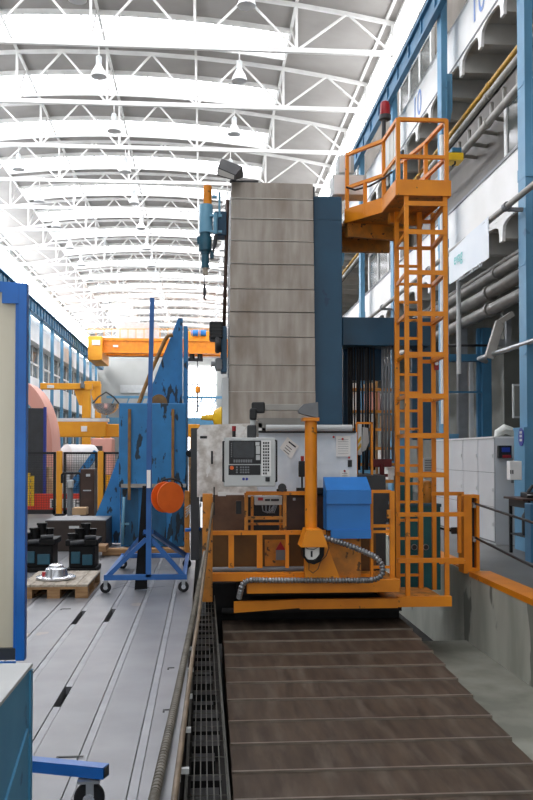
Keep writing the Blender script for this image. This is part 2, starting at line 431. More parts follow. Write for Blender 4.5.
# vertical pipe bends + tangle under the upper gallery
for i in range(8):
    y = 14.2+i*.75; b = B(); b.tube([(5.85, y, 8.74), (5.85, y, 8.58-.03*i), (6.0, y+.1, 8.46), (6.4, y+.2, 8.46)], .045, 8)
    single('pipe_drop', b, 'pipe_light', 'short bent pipe drop in the row behind the beige gallery pipe', 'pipe', 'bent pipe drops under the upper gallery')
b = B(); vp = at(442.5, 300, 17.6); b.cyl((vp.x, 17.6, 2.2), (vp.x, 17.6, 8.2), .045, n=10)
single('vertical_pipe', b, 'white_paint', 'white vertical pipe directly behind the outer edge of the ladder cage', 'pipe')
b = B(); p = at(458.5, 290, 17.2); b.cyl((p.x, p.y, 3.2), (p.x, p.y, at(458, 281, 17.2).z), .045, n=10); single('hanging_pipe', b, 'light_grey', 'pale vertical pipe hanging below the white banner', 'pipe')
# yellow crane hook block at the gallery
t = thing('hoist_trolley', 'yellow and blue hoist trolley hanging beside the gallery pipes', 'hoist', tuple(at(455, 155, 17.5)))
b = B(); b.rb(447, 152, 464, 160, 17.5, .4, .02); b.build('hoist_body', 'yellow_paint', t)
b = B(); b.rb(452, 147, 462, 152, 17.6, .3, .02); b.build('hoist_motor', 'girder_blue', t)
b = B(); b.tube([at(455, 160, 17.6), at(455, 164, 17.6), at(452, 166, 17.6)], .02, 6); b.build('hook', 'black', t)
# banner on the lower fascia
BX = 4.92
P = [atx(448, 253, BX), atx(487, 216, BX)]; y1, y0 = P[0].y, P[1].y
zt = [P[0].z, P[1].z]; zb = [atx(449, 284, BX).z, atx(487, 258, BX).z]
b = B(); n = 10
for i in range(n):
    a, c = i/n, (i+1)/n
    def q(t): return y1+(y0-y1)*t, zt[0]+(zt[1]-zt[0])*t, zb[0]+(zb[1]-zb[0])*t, BX+.02+.012*math.sin(t*9)
    ya, ta, ba, xa = q(a); yc, tc, bc, xc = q(c)
    b.hull([(xa, ya, ta), (xc, yc, tc), (xc, yc, bc), (xa, ya, ba), (xa+.01, ya, ta), (xc+.01, yc, tc), (xc+.01, yc, bc), (xa+.01, ya, ba)],
           [(0, 1, 2, 3), (4, 7, 6, 5), (0, 4, 5, 1), (3, 2, 6, 7)])
ban = single('banner', b, 'banner', 'white banner with faint turquoise lettering hung from the lower gallery pipe', 'banner')
zz = (zt[0]+zb[0])/2
text('lettering', 'evag', 'banner_teal', ban, (BX, y1-.4, zz-.02), (0, -1, 0), (0, 0, 1), .32)
b = B(); random.seed(3); yy = y1-.6
while yy > y0+.3:
    w = random.uniform(.03, .1); b.box(BX-.002, BX+.002, yy-w, yy, zz-.40, zz-.36 + random.choice((0, .03))); yy -= w+random.uniform(.02, .05)
b.build('small_lettering', 'mid_grey', ban)
# ground-floor portal, posts, strut, cable
t = thing('service_portal', 'light blue steel portal frame in front of the grey ground-floor wall', 'frame', tuple(at(487, 470, 18.3)))
b = B(); x0, x1, _, _ = rect(482, 300, 492, 440, 18.3); b.box(x0, x1, 18.3, 18.5, 0, 4.3); b.build('post', 'girder_blue', t)
b = B(); x0, x1, _, _ = rect(477, 300, 481, 440, 18.4); b.box(x0, x1, 18.4, 18.5, 0, 4.3); b.build('post', 'girder_blue', t)
b = B(); b.rb(448, 354, 482, 361, 18.3, .25); b.build('crossbar', 'girder_blue', t)
b = B(); b.rb(448, 391, 482, 393, 18.3, .06); b.build('crossbar', 'girder_blue', t)
b = B(); b.rb(458, 325, 468, 440, 18.9, .15); b.build('cable_tray', 'mid_grey', t)
b = B(); b.rb(470, 362, 474, 440, 18.7, .1); b.build('conduit', 'light_grey', t)
b = B(); b.cyl(at(448, 345.5, 17.5), at(487, 345.5, 17.5), .025, n=8); single('support_rod', b, 'black', 'thin black horizontal rod above the blue portal crossbar', 'rod')
t = thing('pipe_bracket', 'grey bracket with slanted strut and pale drop pipe beside the blue column', 'bracket', tuple(at(490, 360, 15.6)))
b = B(); b.bar(at(489, 358, 15.6), at(500, 322, 15.6), .16, .1); b.bar(at(500, 322, 15.6), at(512, 314, 15.6), .16, .1); b.build('strut', 'pipe_light', t)
b = B(); b.bar(at(508, 318, 15.7), at(508, 352, 15.7), .09); b.bar(at(490, 341, 15.8), at(520, 346, 15.8), .12); b.build('drop_pipe', 'mid_grey', t)
t = thing('notice_board', 'small grey-framed panel beside the blue column above the lockers', 'notice board', tuple(at(517, 418, 15.2)))
b = B(); b.rb(513, 384, 522, 418, 15.2, .05); b.build('frame', 'light_grey', t)
b = B(); b.rb(514.6, 386, 521, 416, 15.18, .03); b.build('panel', 'wall_grey', t)
# ================================================================== ON AND BESIDE THE BED PLATES
# telescopic way cover in the pit
t = thing('way_cover', 'brown telescopic steel way cover sloping down the pit before the machine', 'way cover', (1.3, 10.6, -.6))
ys = [10.9, 10.32, 9.83, 9.25, 8.72, 8.22, 7.7, 7.13, 6.62, 6.08, 5.62, 5.1, 4.5, 3.8]
z = -.50
for i in range(len(ys)-1):
    xl = .235-.004*i; xr = 2.50
    b = B(); b.prism([(ys[i+1], z), (ys[i]+.1, z+.0), (ys[i]+.1, z-.35), (ys[i+1]+.02, z-.35), (ys[i+1], z-.03)], 'x', xl, xr-.018*i); s = b.build('cover_section', 'way_cover', t)
    b = B(); b.box(xl-.002, xr+.002-.018*i, ys[i+1]-.012, ys[i+1]+.012, z-.035, z+.003); b.build('wiper_edge', 'way_edge', s)
    z -= .013
# wire cable tray
t = thing('cable_tray', 'black wire grid cable tray in the trough beside the way cover', 'cable tray', (.03, 7, -.3))
b = B()
for k in range(7): x = -.085+k*.036; b.bar((x, 2.5, -.2), (x, 10.6, -.2), .007)
b.bar((-.09, 2.5, -.13), (-.09, 10.6, -.13), .008); b.bar((.135, 2.5, -.13), (.135, 10.6, -.13), .008)
b.build('wire_rail', 'tray_wire', t)
each('cross_wire', 'tray_wire', t, [lambda b, y=2.6+k*.29: b.tube([(-.09, y, -.13), (-.09, y, -.2), (.135, y, -.2), (.135, y, -.13)], .004, 4) for k in range(28)])
random.seed(5)
each('cable_link', 'black_oily', t, [lambda b, y=2.7+k*.3, w=random.uniform(.1, .26), q=random.uniform(0, .05): b.box(-.07, .12-q, y, y+w, -.38, -.3+q*.2) for k in range(26)])
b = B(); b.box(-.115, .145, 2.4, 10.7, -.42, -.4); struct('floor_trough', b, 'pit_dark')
# edge clips
for i, Y in enumerate((3.75, 4.45, 5.1, 5.8, 6.5, 7.2)):
    b = B(); b.box(-.118, -.07, Y, Y+.03, -.02, .006); b.box(-.118, -.112, Y, Y+.03, -.06, .0)
    single('edge_clip', b, 'light_grey', 'small white edge clip on the bed plate rim, %s from the camera' % ('first', 'second', 'third', 'fourth', 'fifth', 'sixth')[i], 'clip', 'edge clips on the bed plate rim')
# two long poles / hoses
b = B()
pts = [at(205, 552, 10.15), at(200, 580, 9.6), at(191, 626, 7.9), at(178, 690, 5.9), at(155, 794, 4.0), at(140, 860, 3.2)]
b.tube(pts, .022, 10)
for k in range(170):
    f = k/170*4.0; i = int(f); p = pts[i+1].lerp(pts[min(i+2, 5)], f-i); q = pts[i+1].lerp(pts[min(i+2, 5)], min(1, f-i+.008))
    if (q-p).length > 1e-4: b.cyl(p, p+(q-p).normalized()*.008, .026, n=10)
single('ribbed_hose', b, 'hose', 'grey ribbed hose lying along the edge of the bed plates', 'hose')
b = B(); pts = [at(213, 503, 10.22), at(206, 560, 9.9), at(198, 620, 7.6), at(193, 652, 6.9), at(175, 794, 4.0), at(165, 870, 3.2)]
b.tube(pts, .016, 10); single('long_pole', b, 'pole_grey', 'long brown hose hooked on the orange corner post, running beside the ribbed one', 'hose')
# ------------------------------------------------------------- blue angle plate
t = thing('angle_plate', 'tall weathered blue angle plate with triangular rear rib on the bed', 'angle plate', tuple(at(152, 548, 14.5)))
b = B(); b.rb(119, 403, 186, 487, 14.5, .8, .015); b.rb(121, 487, 185, 546, 14.62, 1.0); b.build('front_block', 'plate_blue', t)
b = B(); b.rb(122, 489, 138, 545, 14.6, .04); b.rb(150, 489, 166, 545, 14.6, .04); b.rb(172, 489, 183, 545, 14.6, .04); b.build('recess_shade', 'plate_blue_shade', t)  # thin darker slabs: the shade of the recesses is put into their colour
b = B(); b.rb(121, 484, 186, 487.5, 14.45, .06); b.build('ledge', 'pipe_light', t)
b = B(); b.pprism([(93, 543), (93, 522), (106, 490), (120, 452), (120, 543)], 15.45, .12); b.build('side_gusset', 'plate_blue', t)
b = B(); b.pprism([(146, 405), (150, 391), (163, 356), (178, 318.5), (182, 318.5), (182, 405)], 15.3, .12); b.build('triangular_rib', 'plate_blue', t)
b = B(); b.rb(183.5, 326, 187, 545, 15.25, .8); b.rb(178.5, 318, 182.5, 405, 15.22, .08); b.build('rear_wall', 'plate_blue', t)
b = B(); b.tube([at(137, 408, 15), at(150, 374, 15.2), at(165, 340, 15.2), at(168, 336, 15.2), at(173, 335, 15.2)], .035, 8); b.build('bent_pipe', 'pole_brown', t)
b = B(); b.tube([at(159, 402.5, 15), at(159, 402.4, 15.08)], .14, 20); b.build('lifting_plug', 'pole_brown', t)
b = B(); b.rb(128, 409, 130.5, 500, 14.44, .05); b.build('edge_bar', 'pole_brown', t)
b = B(); b.rb(171.5, 409, 174, 484, 14.44, .05); b.build('edge_bar', 'pole_brown', t)
b = B(); b.cyl(at(122.5, 545, 14.4), at(124, 497, 14.4), .022, n=8); b.rb(121, 523, 129, 525, 14.42, .03); single('tie_rod', b, 'actuator_blue', 'pale green threaded rod leaning on the blue angle plate', 'rod')
for lab, r_ in (('long wooden baulk on the floor in front of the angle plate', (102, 549, 190, 555, 13.7)),):
    b = B(); b.rb(*r_, .2, .01); single('wooden_baulk', b, 'wood', lab, 'timber')
# cable reel behind it: orange post and gooseneck between angle plate and machine
t = thing('lamp_arm', 'black gooseneck lamp beside the edge of the mottled steel sheet', 'lamp', tuple(at(192, 500, 12)))
b = B(); b.tube([at(192, 500, 12), at(191, 470, 12), at(193, 458, 12), at(197, 462, 12)], .012, 8); b.build('arm', 'dark_grey', t)
b = B(); b.cyl(at(189, 454, 12), at(193, 450, 12.1), .05, .035, n=12); b.build('lamp_head', 'black', t)
t = thing('guard_post', 'slim orange post on the bed beside the orange reel', 'post', tuple(at(187, 556, 12.6)))
b = B(); b.rb(184.5, 491, 189.5, 560, 12.6, .08, .005); b.build('post', 'orange_worn', t)
b = B(); b.rb(189, 455, 192, 505, 12.65, .05); b.build('rail', 'wood', t)
b = B()
for k in range(4): b.tube([at(186, 508+3*k, 12.3), at(190, 505+2*k, 12.2), at(194, 512+2*k, 12.2), at(198, 506+k, 12.2), at(201, 503+k, 12)], .008, 6)
single('wire_bundle', b, 'light_grey', 'tangle of pale wires beside the orange corner post', 'cable')
b = B(); b.cyl(at(185, 530, 11.6), at(201, 529, 11.6), .025, n=8); single('blue_pin', b, 'frame_blue', 'short blue pin sticking out beside the orange corner post', 'pin')
# ------------------------------------------------------------- mast trolley with reel
t = thing('mast_trolley', 'blue mast on a triangular braced trolley with four casters', 'trolley', tuple(at(148, 592, 10.2)))
zf = at(148, 577, 10.1).z; xf0 = at(104, 577, 10.1).x; xf1 = at(187, 577, 10.1).x; xm = at(148.5, 577, 10.1).x
Yb = 12.2
b = B(); b.bar((xf0, 10.1, zf), (xf1, 10.1, zf), .06); b.bar((xf0, Yb, zf), (xf1, Yb, zf), .06); b.bar((xf0+.03, 10.1, zf), (xf0+.03, Yb, zf), .05); b.bar((xf1-.03, 10.1, zf), (xf1-.03, Yb, zf), .05); b.build('base_frame', 'mast_blue', t)
p = at(148, 539, 10.1)
for (x, Y) in ((xf0+.03, 10.1), (xf1-.03, 10.1), (xf0+.06, Yb), (xf1-.06, Yb)):
    b = B(); b.bar((x, Y, zf), (xm+(.03 if x > xm else -.03), 10.13, p.z+(.08 if Y > 11 else 0)), .05); b.build('brace', 'mast_blue', t)
b = B(); b.bar((xm, 10.1, zf), at(149.5, 420, 10.1), .06); b.bar(at(149.5, 420, 10.1), at(152.3, 298, 10.1), .05); b.build('mast', 'mast_blue', t)
b = B(); b.rb(146.8, 470, 150.6, 488, 10.06, .01); b.build('label_plate', 'paper', t)
cast0 = None
for (x, Y) in ((xf0+.02, 10.1), (xf1-.04, 10.1), (xf0+.02, Yb), (xf1-.04, Yb)):
    r = .062
    b = B(); b.box(x-.035, x+.035, Y-.04, Y+.04, zf-.045, zf-.03); b.box(x-.02, x+.02, Y-.028, Y-.021, r-.01, zf-.045); b.box(x-.02, x+.02, Y+.021, Y+.028, r-.01, zf-.045); c = b.build('caster', 'steel', t)
    b = B(); b.cyl((x, Y-.018, r), (x, Y+.018, r), r, n=20); b.build('wheel', 'rubber', c)
    b = B(); b.cyl((x, Y-.03, r), (x, Y+.03, r), .026, n=12); b.build('hub', 'tin', c)
b = B(); b.pprism([(142.5, 486), (146.5, 486), (147, 589), (134.5, 590)], 10.22, .06); single('black_strip', b, 'black_oily', 'flat black tapering strip behind the blue trolley mast', 'bar')  # flat black shape, wider towards the floor
t = thing('cable_reel', 'orange cable reel disc fixed to the blue trolley mast', 'reel', tuple(at(168, 515, 10.1)))
ax = Vector((.55, -.83, 0)).normalized(); c = at(170.5, 497.5, 10.0)
def disc(c, r, th): b = B(); b.tube([c-ax*th, c-ax*th*.8, c+ax*th*.8, c+ax*th], [r*.985, r, r, r*.985], 36); return b
disc(c, .178, .006).build('front_flange', 'reel_orange', t); disc(c-ax*.13, .178, .006).build('rear_flange', 'reel_orange', t)
disc(c-ax*.065, .07, .06).build('drum', 'reel_orange', t)
b = B(); q = c+ax*.007+Vector((-.02, 0, -.12)); b.cyl(q, q+ax*.004, .01, n=12); b.build('bolt_hole', 'black', t)
b = B(); b.bar(c-ax*.1, Vector((xm, 10.1, c.z)), .03); b.build('spindle', 'dark_grey', t)
b = B()
for k in range(3): b.tube([c-ax*.2+Vector((.1+.14*math.cos(a*.5+k), .02*k, .12+.09*math.sin(a*.5+k))) for a in range(10)], .012, 6)
b.build('cable', 'black', t)
b = B()
b.tube([at(112, 588, 10.3), at(125, 584, 10.6), at(140, 588, 10.3), at(150, 586, 10.4), at(165, 584, 10.5)], .008, 6); b.tube([at(120, 583, 10.7), at(135, 581, 10.9), at(150, 587, 10.35)], .008, 6)
for v in b.bm.verts: v.co.z = .008+(v.co.z*.02)
single('floor_cable', b, 'black', 'thin black cable lying on the bed under the blue trolley', 'cable')
# ------------------------------------------------------------- pallet, flange, clamps, box
p = atz(97, 598, 0); PX1 = p.x-.1; PY = p.y; PX0 = atz(20, 598, 0).x; z1 = .15
t = thing('wooden_pallet', 'wooden pallet on the bed carrying the metal flange', 'pallet', ((PX0+PX1)/2, PY, 0))
n = 6
for k in range(n):
    x = PX0+(PX1-PX0-.12)*k/(n-1); b = B(); b.box(x, x+.12, PY, PY+1.15, z1-.025, z1, .003); b.build('deck_board', 'wood_grey', t)
for Y in (PY, PY+.52, PY+1.05):
    b = B(); b.box(PX0, PX1, Y, Y+.1, z1-.05, z1-.0255); b.build('cross_board', 'wood', t)
    for x in (PX0, (PX0+PX1)/2-.07, PX1-.14): b = B(); b.box(x, x+.14, Y, Y+.1, 0.02, z1-.0505, .004); b.build('block', 'wood', t)
for x in (PX0, (PX0+PX1)/2-.07, PX1-.14): b = B(); b.box(x, x+.14, PY, PY+1.15, 0, .0195); b.build('skid', 'wood', t)
p = at(56, 578, PY+.45); p.z = z1
t = thing('hub_flange', 'shiny machined hub flange lying on the wooden pallet', 'flange', tuple(p))
b = B(); b.lathe(p, [(.2, .001), (.225, .01), (.225, .03), (.21, .04), (.14, .045)], 40); b.build('disc', 'tin', t)
b = B(); b.lathe(p, [(.14, .045), (.13, .07), (.12, .12), (.09, .135), (.08, .16), (.045, .175)], 32); b.build('hub', 'tin', t)
b = B(); q = p+Vector((-.02, -.2, .04)); b.cyl(q, q+Vector((0, 0, .1)), .012, n=10); b.build('stud', 'steel', t)
b = B(); q = p+Vector((-.13, -.05, .04)); b.cyl(q, q+Vector((0, 0, .05)), .02, n=12); b.build('plug', 'red', t)
def clamp(x0, x1, Y, lab):
    P0 = at(x0, 574, Y); P1 = at(x1, 574, Y); a, c = P0.x, P1.x; w = c-a
    t = thing('clamping_fixture', lab, 'fixture', ((a+c)/2, Y, 0), 'black and teal clamping fixtures on the bed')
    b = B(); b.box(a, c, Y, Y+.55, 0, .06, .01); b.box(a+.03, c-.03, Y+.04, Y+.5, .06, .36, .015); b.build('body', 'black_oily', t)
    b = B(); b.box(a+.06, a+w*.45, Y+.02, Y+.05, .12, .28, .008); b.build('side_plate', 'teal_dark', t)
    b = B(); b.box(a+w*.52, c-.06, Y+.02, Y+.05, .1, .24, .008); b.build('side_plate', 'teal_dark', t)
    b = B(); b.box(a-.01, c+.01, Y-.01, Y+.54, .36, .44, .012); b.build('jaw_plate', 'black_oily', t)
    b = B()
    for i, (f, h) in enumerate(((.18, .49), (.38, .55), (.55, .61), (.72, .53))):
        x = a+w*f; b.cyl((x, Y+.1+.09*i, .44), (x, Y+.1+.09*i, h), .06, n=14); b.cyl((x, Y+.1+.09*i, h), (x, Y+.1+.09*i, h+.03), .075, n=6)
    b.build('stepped_stack', 'black_oily', t)
    b = B(); b.cyl((a+w*.15, Y-.02, .4), (a+w*.6, Y-.03, .42), .028, n=10); b.cyl((a+w*.62, Y+.0, .47), (a+w*.95, Y+.05, .47), .03, n=10); b.build('clamp_screw', 'dark_grey', t)
clamp(18, 54, 11.9, 'black and teal clamping fixture partly behind the blue-framed screen')
clamp(66, 96.5, 11.8, 'black and teal clamping fixture nearer the blue trolley')
p0 = at(45, 521, 14.4); p1 = at(106, 521, 14.4)
t = thing('surface_box', 'large black box with lit top coloured grey and small nameplate on the bed', 'box', ((p0.x+p1.x)/2, 14.4, 0))
b = B(); b.box(p0.x, p1.x, 14.4, 15.35, 0, p0.z, .008); b.build('body', 'brown_black', t)
b = B(); b.box(p0.x+.005, p1.x-.005, 14.405, 15.345, p0.z, p0.z+.012); b.build('lit_top', 'mid_grey', t)  # top of the black box: light falling on it put into a grey colour
b = B(); b.rb(69, 526, 79, 528.5, 14.39, .012); b.build('nameplate', 'light_grey', t)
b = B(); b.rb(96, 546, 106, 552, 13.5, .4, .01); single('wood_block', b, 'wood', 'short wooden block beside the black clamping fixture', 'block')
# ------------------------------------------------------------- near left: screen, trolley leg, cabinet
Y = 4.3
t = thing('welding_screen', 'beige board in a bright blue wheeled tube frame', 'screen', (-1.4, Y, 0))
x1 = at(25.5, 500, Y).x; x0 = x1-.044; zt = at(24, 283, Y).z; zb = at(24, 661, Y).z
each('post', 'frame_blue', t, [lambda b: b.box(x0, x1, Y, Y+.055, zb, zt, .004), lambda b: b.box(-2.3, -2.245, Y, Y+.055, .1, zt+.02, .004)])
b = B(); b.bar((-2.3, Y+.03, zt+.06), (x1-.002, Y+.03, zt-.025), .05); b.build('top_rail', 'frame_blue', t)
b = B(); b.box(-2.25, x0+.001, Y+.005, Y+.05, zb+.005, zb+.06); b.build('bottom_rail', 'dark_grey', t)
b = B(); b.box(-2.25, x0+.005, Y+.03, Y+.036, zb+.05, zt-.01); b.build('board', 'screen_board', t)
b = B(); b.prism([(x0+.005, zt-.02), (x0-.075, zt-.02), (x0-.075, zt-.1), (x0+.005, zt-.1)], 'y', Y-.002, Y+.012); b.build('corner_plate', 'frame_blue', t)
b = B(); b.box(x0-.012, x0, Y+.01, Y+.03, zb+.05, zt-.05); b.build('inner_angle', 'frame_blue', t)
p = at(106, 771.5, 3.95)
b = B(); b.bar(at(10, 762, 4.12), p, .06, .052); b.box(-1.0, -.9, 4.2, 4.3, zb-.5, zb); b.build('leg', 'frame_blue', t)
b = B(); b.bar(p, p+Vector((.004, -.001, 0)), .05, .043); b.build('leg_end_cap', 'black', t)
q = p+Vector((-.075, .02, 0)); r = .068
b = B(); b.box(q.x-.05, q.x+.05, q.y-.045, q.y+.045, q.z-.045, q.z-.033); b.box(q.x-.012, q.x+.022, q.y-.03, q.y-.022, r-.03, q.z-.04); b.box(q.x-.012, q.x+.022, q.y+.022, q.y+.03, r-.03, q.z-.04); c = b.build('caster', 'steel', t)
b = B(); b.tube([(q.x, q.y-.018, r-.005), (q.x, q.y-.01, r-.005), (q.x, q.y+.01, r-.005), (q.x, q.y+.018, r-.005)], [r*.9, r, r, r*.9], 28); b.build('wheel', 'rubber', c)
b = B(); b.cyl((q.x, q.y-.034, r-.005), (q.x, q.y+.034, r-.005), .026, n=16); b.build('hub', 'tin', c)
t = thing('steel_cabinet', 'light blue steel cabinet with pale grey top, cut by the picture corner', 'cabinet', (-1.3, 2.4, 0))
cc = at(32.5, 663, 3.27); cx, cz = cc.x, cc.z
b = B(); b.box(-1.95, cx-.005, 1.5, 3.27, .0, cz-.015, .006); b.build('body', 'cabinet_blue', t)
b = B(); b.box(-1.955, cx, 1.495, 3.275, cz-.015, cz, .003); b.build('top', 'light_grey', t)
b = B(); b.bar((cx-.003, 3.2, .12), (cx-.003, 1.6, .7), .012, .03); b.bar((cx-.003, 3.2, .6), (cx-.003, 1.6, .05), .012, .03); b.box(cx-.005, cx+.002, 3.235, 3.27, 0, cz-.02); b.build('side_bar', 'cabinet_blue', t)  # crossed diagonal bars and edge strip in the body colour
# ------------------------------------------------------------- right floor: lockers, table, small items
lp = atz(494.7, 545, 0); LX, LY = lp.x, lp.y; LE = at(514.5, 500, LY).x
lb = [LY]+[atx(x, 500, LX).y for x in (478, 463, 448.4, 436)]
for k in range(4):
    y0 = lb[k]; lw = lb[k+1]-lb[k]
    t = thing('locker', 'pale grey three-door locker, %s in the row from the blue column' % ('first', 'second', 'third', 'last')[k], 'locker', (5.2, y0, 0), 'row of pale grey lockers behind the ladder')
    b = B(); b.box(LX+.018, LE, y0, y0+lw-.005, 0, 1.86, .004); b.build('body', 'locker_grey', t)
    b = B(); b.box(LX+.012, LX+.0179, y0+.005, y0+lw-.006, .03, 1.855); b.build('seam_backing', 'mid_grey', t)  # grey sheet behind the doors that darkens the gaps between them
    for j in range(3):
        b = B(); b.box(LX, LX+.018, y0+.012, y0+lw-.02, .06+j*.6, .06+j*.6+.59, .003); d = b.build('door', 'locker_grey', t)
        b = B(); b.box(LX-.012, LX, y0+.06, y0+.08, .32+j*.6, .38+j*.6); b.build('handle', 'light_grey', d)
    b = B(); b.box(LX-.012, LE+.01, y0, y0+lw-.005, 1.86, 1.89); b.build('top_cap', 'white_paint', t)
b = B(); p = at(504.5, 436.5, LY+.1); b.tube([(p.x-.16, LY+.1, p.z-.02), (p.x-.12, LY+.1, p.z+.06), (p.x, LY+.1, p.z+.13), (p.x+.1, LY+.1, p.z+.1), (p.x+.17, LY+.1, p.z+.0)], [.03, .07, .09, .08, .03], 10)
for v in b.bm.verts: v.co.z = max(v.co.z, 1.891)
single('cloth_bundle', b, 'sheeting', 'rolled white cloth bundle on top of the first locker', 'cloth')
t = thing('time_clock', 'dark blue time clock with red strip on the locker end panel', 'time clock', tuple(at(505, 458, 14.9)))
b = B(); b.rb(499, 445.5, 512, 458, LY-.1, .1, .01); b.build('case', 'black', t)
b = B(); b.rb(502, 447.5, 510, 452, LY-.11, .02, .002); b.build('display', 'glow_display', t)
b = B(); b.rb(503, 455, 511, 458, LY-.115, .03); b.build('reader_strip', 'red', t)
t = thing('switch_box', 'white electrical box fixed on the blue column base', 'electrical box', tuple(at(515, 480, 14.2)))
b = B(); b.rb(510, 461, 522, 480, 13.63, .16, .008); b.build('case', 'white_paint', t)
b = B(); b.rb(510.5, 470, 511.5, 474, 13.615, .02); b.rb(512.5, 470, 513.5, 474, 13.615, .02); b.build('switch', 'dark_grey', t)
b = B(); b.rb(512, 480, 514, 483, 13.7, .05); b.build('gland', 'mid_grey', t)
t = thing('oval_sign', 'small oval dark blue sign on the blue column base', 'sign', tuple(at(518.5, 446, 14.3)))
c = Vector((5.2, 13.92, at(519, 437, 13.95).z))
b = B(); b.tube([c+Vector((-.012, 0, 0)), c], 1, 24)
for v in b.bm.verts: v.co = Vector((v.co.x, c.y+(v.co.y-c.y)*.12, c.z+(v.co.z-c.z)*.15))
b.build('plate', 'sign_blue', t)
each('symbol', 'light_grey', t, [lambda b, dz=dz: b.box(5.184, 5.19, c.y-.05, c.y+.05, c.z+dz, c.z+dz+.04) for dz in (.055, -.005, -.07)])
t = thing('work_table', 'small black steel work table in front of the blue column', 'table', tuple(at(520, 552, 13.9)))
xa, xb = at(510, 548, 13.7).x, 5.75; zt = at(502, 496.5, 13.7).z
b = B(); b.box(xa-.08, xb, 12.9, 13.76, zt-.03, zt); b.build('table_top', 'brown_dark', t)
for x, Y in ((xa, 12.92), (xb-.05, 12.92), (xa, 13.7), (xb-.05, 13.7)): b = B(); b.box(x, x+.045, Y, Y+.045, 0, zt-.03); b.build('leg', 'black', t)
b = B(); b.box(xa, xb, 12.95, 13.72, .3, .32); b.box(xa, xa+.02, 12.97, 13.7, zt-.15, zt-.03); b.build('shelf', 'black', t)
t = thing('bench_vice', 'black bench vice with clamp arm on the work table', 'vice', (xa+.3, 13.3, zt))
b = B(); b.box(xa+.1, xa+.45, 13.2, 13.5, zt, zt+.08, .01); b.tube([(xa+.15, 13.3, zt+.08), (xa+.22, 13.3, zt+.18), (xa+.34, 13.3, zt+.16), (xa+.42, 13.3, zt+.08)], .03, 8); b.build('body', 'black', t)
b = B(); b.cyl((xa+.08, 13.15, zt+.05), (xa+.2, 13.15, zt+.05), .012, n=8); b.build('handle', 'steel', t)
for i, (x, lab) in enumerate(((xa+.12, 'dark canister on the lower shelf of the work table'), (xa+.28, 'pale canister on the lower shelf of the work table'))):
    b = B(); b.lathe((x, 13.3, .32), [(.06, 0), (.07, .02), (.07, .3), (.03, .36), (.03, .4)], 16); single('canister', b, ('dark_grey', 'light_grey')[i], lab, 'canister')
b = B(); bx0 = at(531, 540, 12.4).x; b.box(bx0, 5.6, 12.4, 12.65, 0, .86, .01); t = single('blue_drum_box', b, 'girder_blue', 'dark blue steel bin beside the work table at picture edge', 'bin')
# gate post and ropes at the pit edge
t = thing('gate_post', 'orange slotted gate post standing at the pit edge', 'post', (3.62, 11.5, 0))
a, c, z0, z1 = rect(463.5, 495, 480, 572, 11.5); zq = at(470, 575, 11.5).z
b = B(); w = (c-a); b.box(a, a+w*.52, 11.5, 11.75, z0-.02, z1, .004); b.box(a+w*.8, c, 11.5, 11.75, z0-.02, z1, .004); b.box(a+w*.5, a+w*.82, 11.5, 11.75, z1-.04, z1-.001); b.box(a+w*.5, a+w*.82, 11.5, 11.75, z0, z0+.05); b.build('channel', 'orange', t)
b = B(); b.box(a+w*.5, a+w*.82, 11.6, 11.64, z0+.02, z1-.03); b.build('slot', 'black', t)
b = B(); b.rb(473, 503, 476, 508, 11.48, .15, .005); b.rb(473, 537, 476, 542, 11.48, .15, .005); b.build('latch', 'steel', t)
for py0, py1, lab in ((504, 521, 'upper black guard rail running from the orange gate post along the pit'), (538, 565, 'lower black guard rail running from the orange gate post along the pit')):
    p = at(476, py0, 11.45); q = atx(533, py1, 3.66); q = p+(q-p)*2.2
    b = B(); b.tube([p, p.lerp(q, .5)+Vector((0, 0, -.02)), q], .016, 8); single('guard_rail', b, 'black', lab, 'rail')
b = B(); b.tube([at(440, 528, 11.9), at(452, 531, 11.9), at(461, 531, 11.8)], .015, 8); b.rb(452, 527.5, 458, 534, 11.8, .05); single('rope_hook', b, 'black', 'short black chain with hook behind the gate railing', 'chain')
# ================================================================== THE MACHINE
o0 = (1.2, 11.6, -.5)
M = thing('boring_mill', 'tall floor-type boring mill with grey plated column and dark blue housing', 'milling machine', o0)
seams = [182, 199, 219, 241, 264, 289, 312, 337, 365, 392, 428]
for i in range(len(seams)-1):
    y0, y1 = seams[i], seams[i+1]; f = i/9
    a = 231.5-3*f; c = 313+2.5*f; Y = 11.6-.006*(i % 2)-.004*i
    b = B(); b.rb(a, y0, c, y1, Y, .12, .003); s = b.build('column_cover', 'column_cover', M)
    b = B(); b.rb(a, y1-.8, c, y1+.1, Y-.009, .03); b.build('cover_lip', 'lip_highlight', s)
x0, x1, zb, zt = rect(231, 184, 316, 420, 11.8)
b = B(); b.box(x0, x1-.02, 11.73, 13.4, -.4, zt-.03); b.build('column', 'dark_grey', M)
b = B(); b.rb(313.5, 196, 342.5, 435, 11.72, 1.6, .01); b.rb(313.5, 219, 342.7, 220, 11.715, .01); b.build('column_housing', 'navy', M)
b = B(); b.rb(342.4, 317, 431, 346, 12.2, .5, .01); b.build('cross_beam', 'navy', M)
b = B(); b.rb(343, 346, 384, 380.5, 13.0, .1); b.rb(343, 380, 351, 480, 13.0, .1); b.build('rear_panel', 'navy', M)
b = B(); b.rb(412, 346, 432, 440, 12.6, .1); b.build('rear_post', 'navy', M)
b = B(); b.cyl(at(227.5, 200, 11.75), at(224, 330, 11.75), .025, n=8); b.rb(223.5, 330, 227, 372, 11.7, .1); b.build('guide_rod', 'brown_dark', M)
random.seed(11)
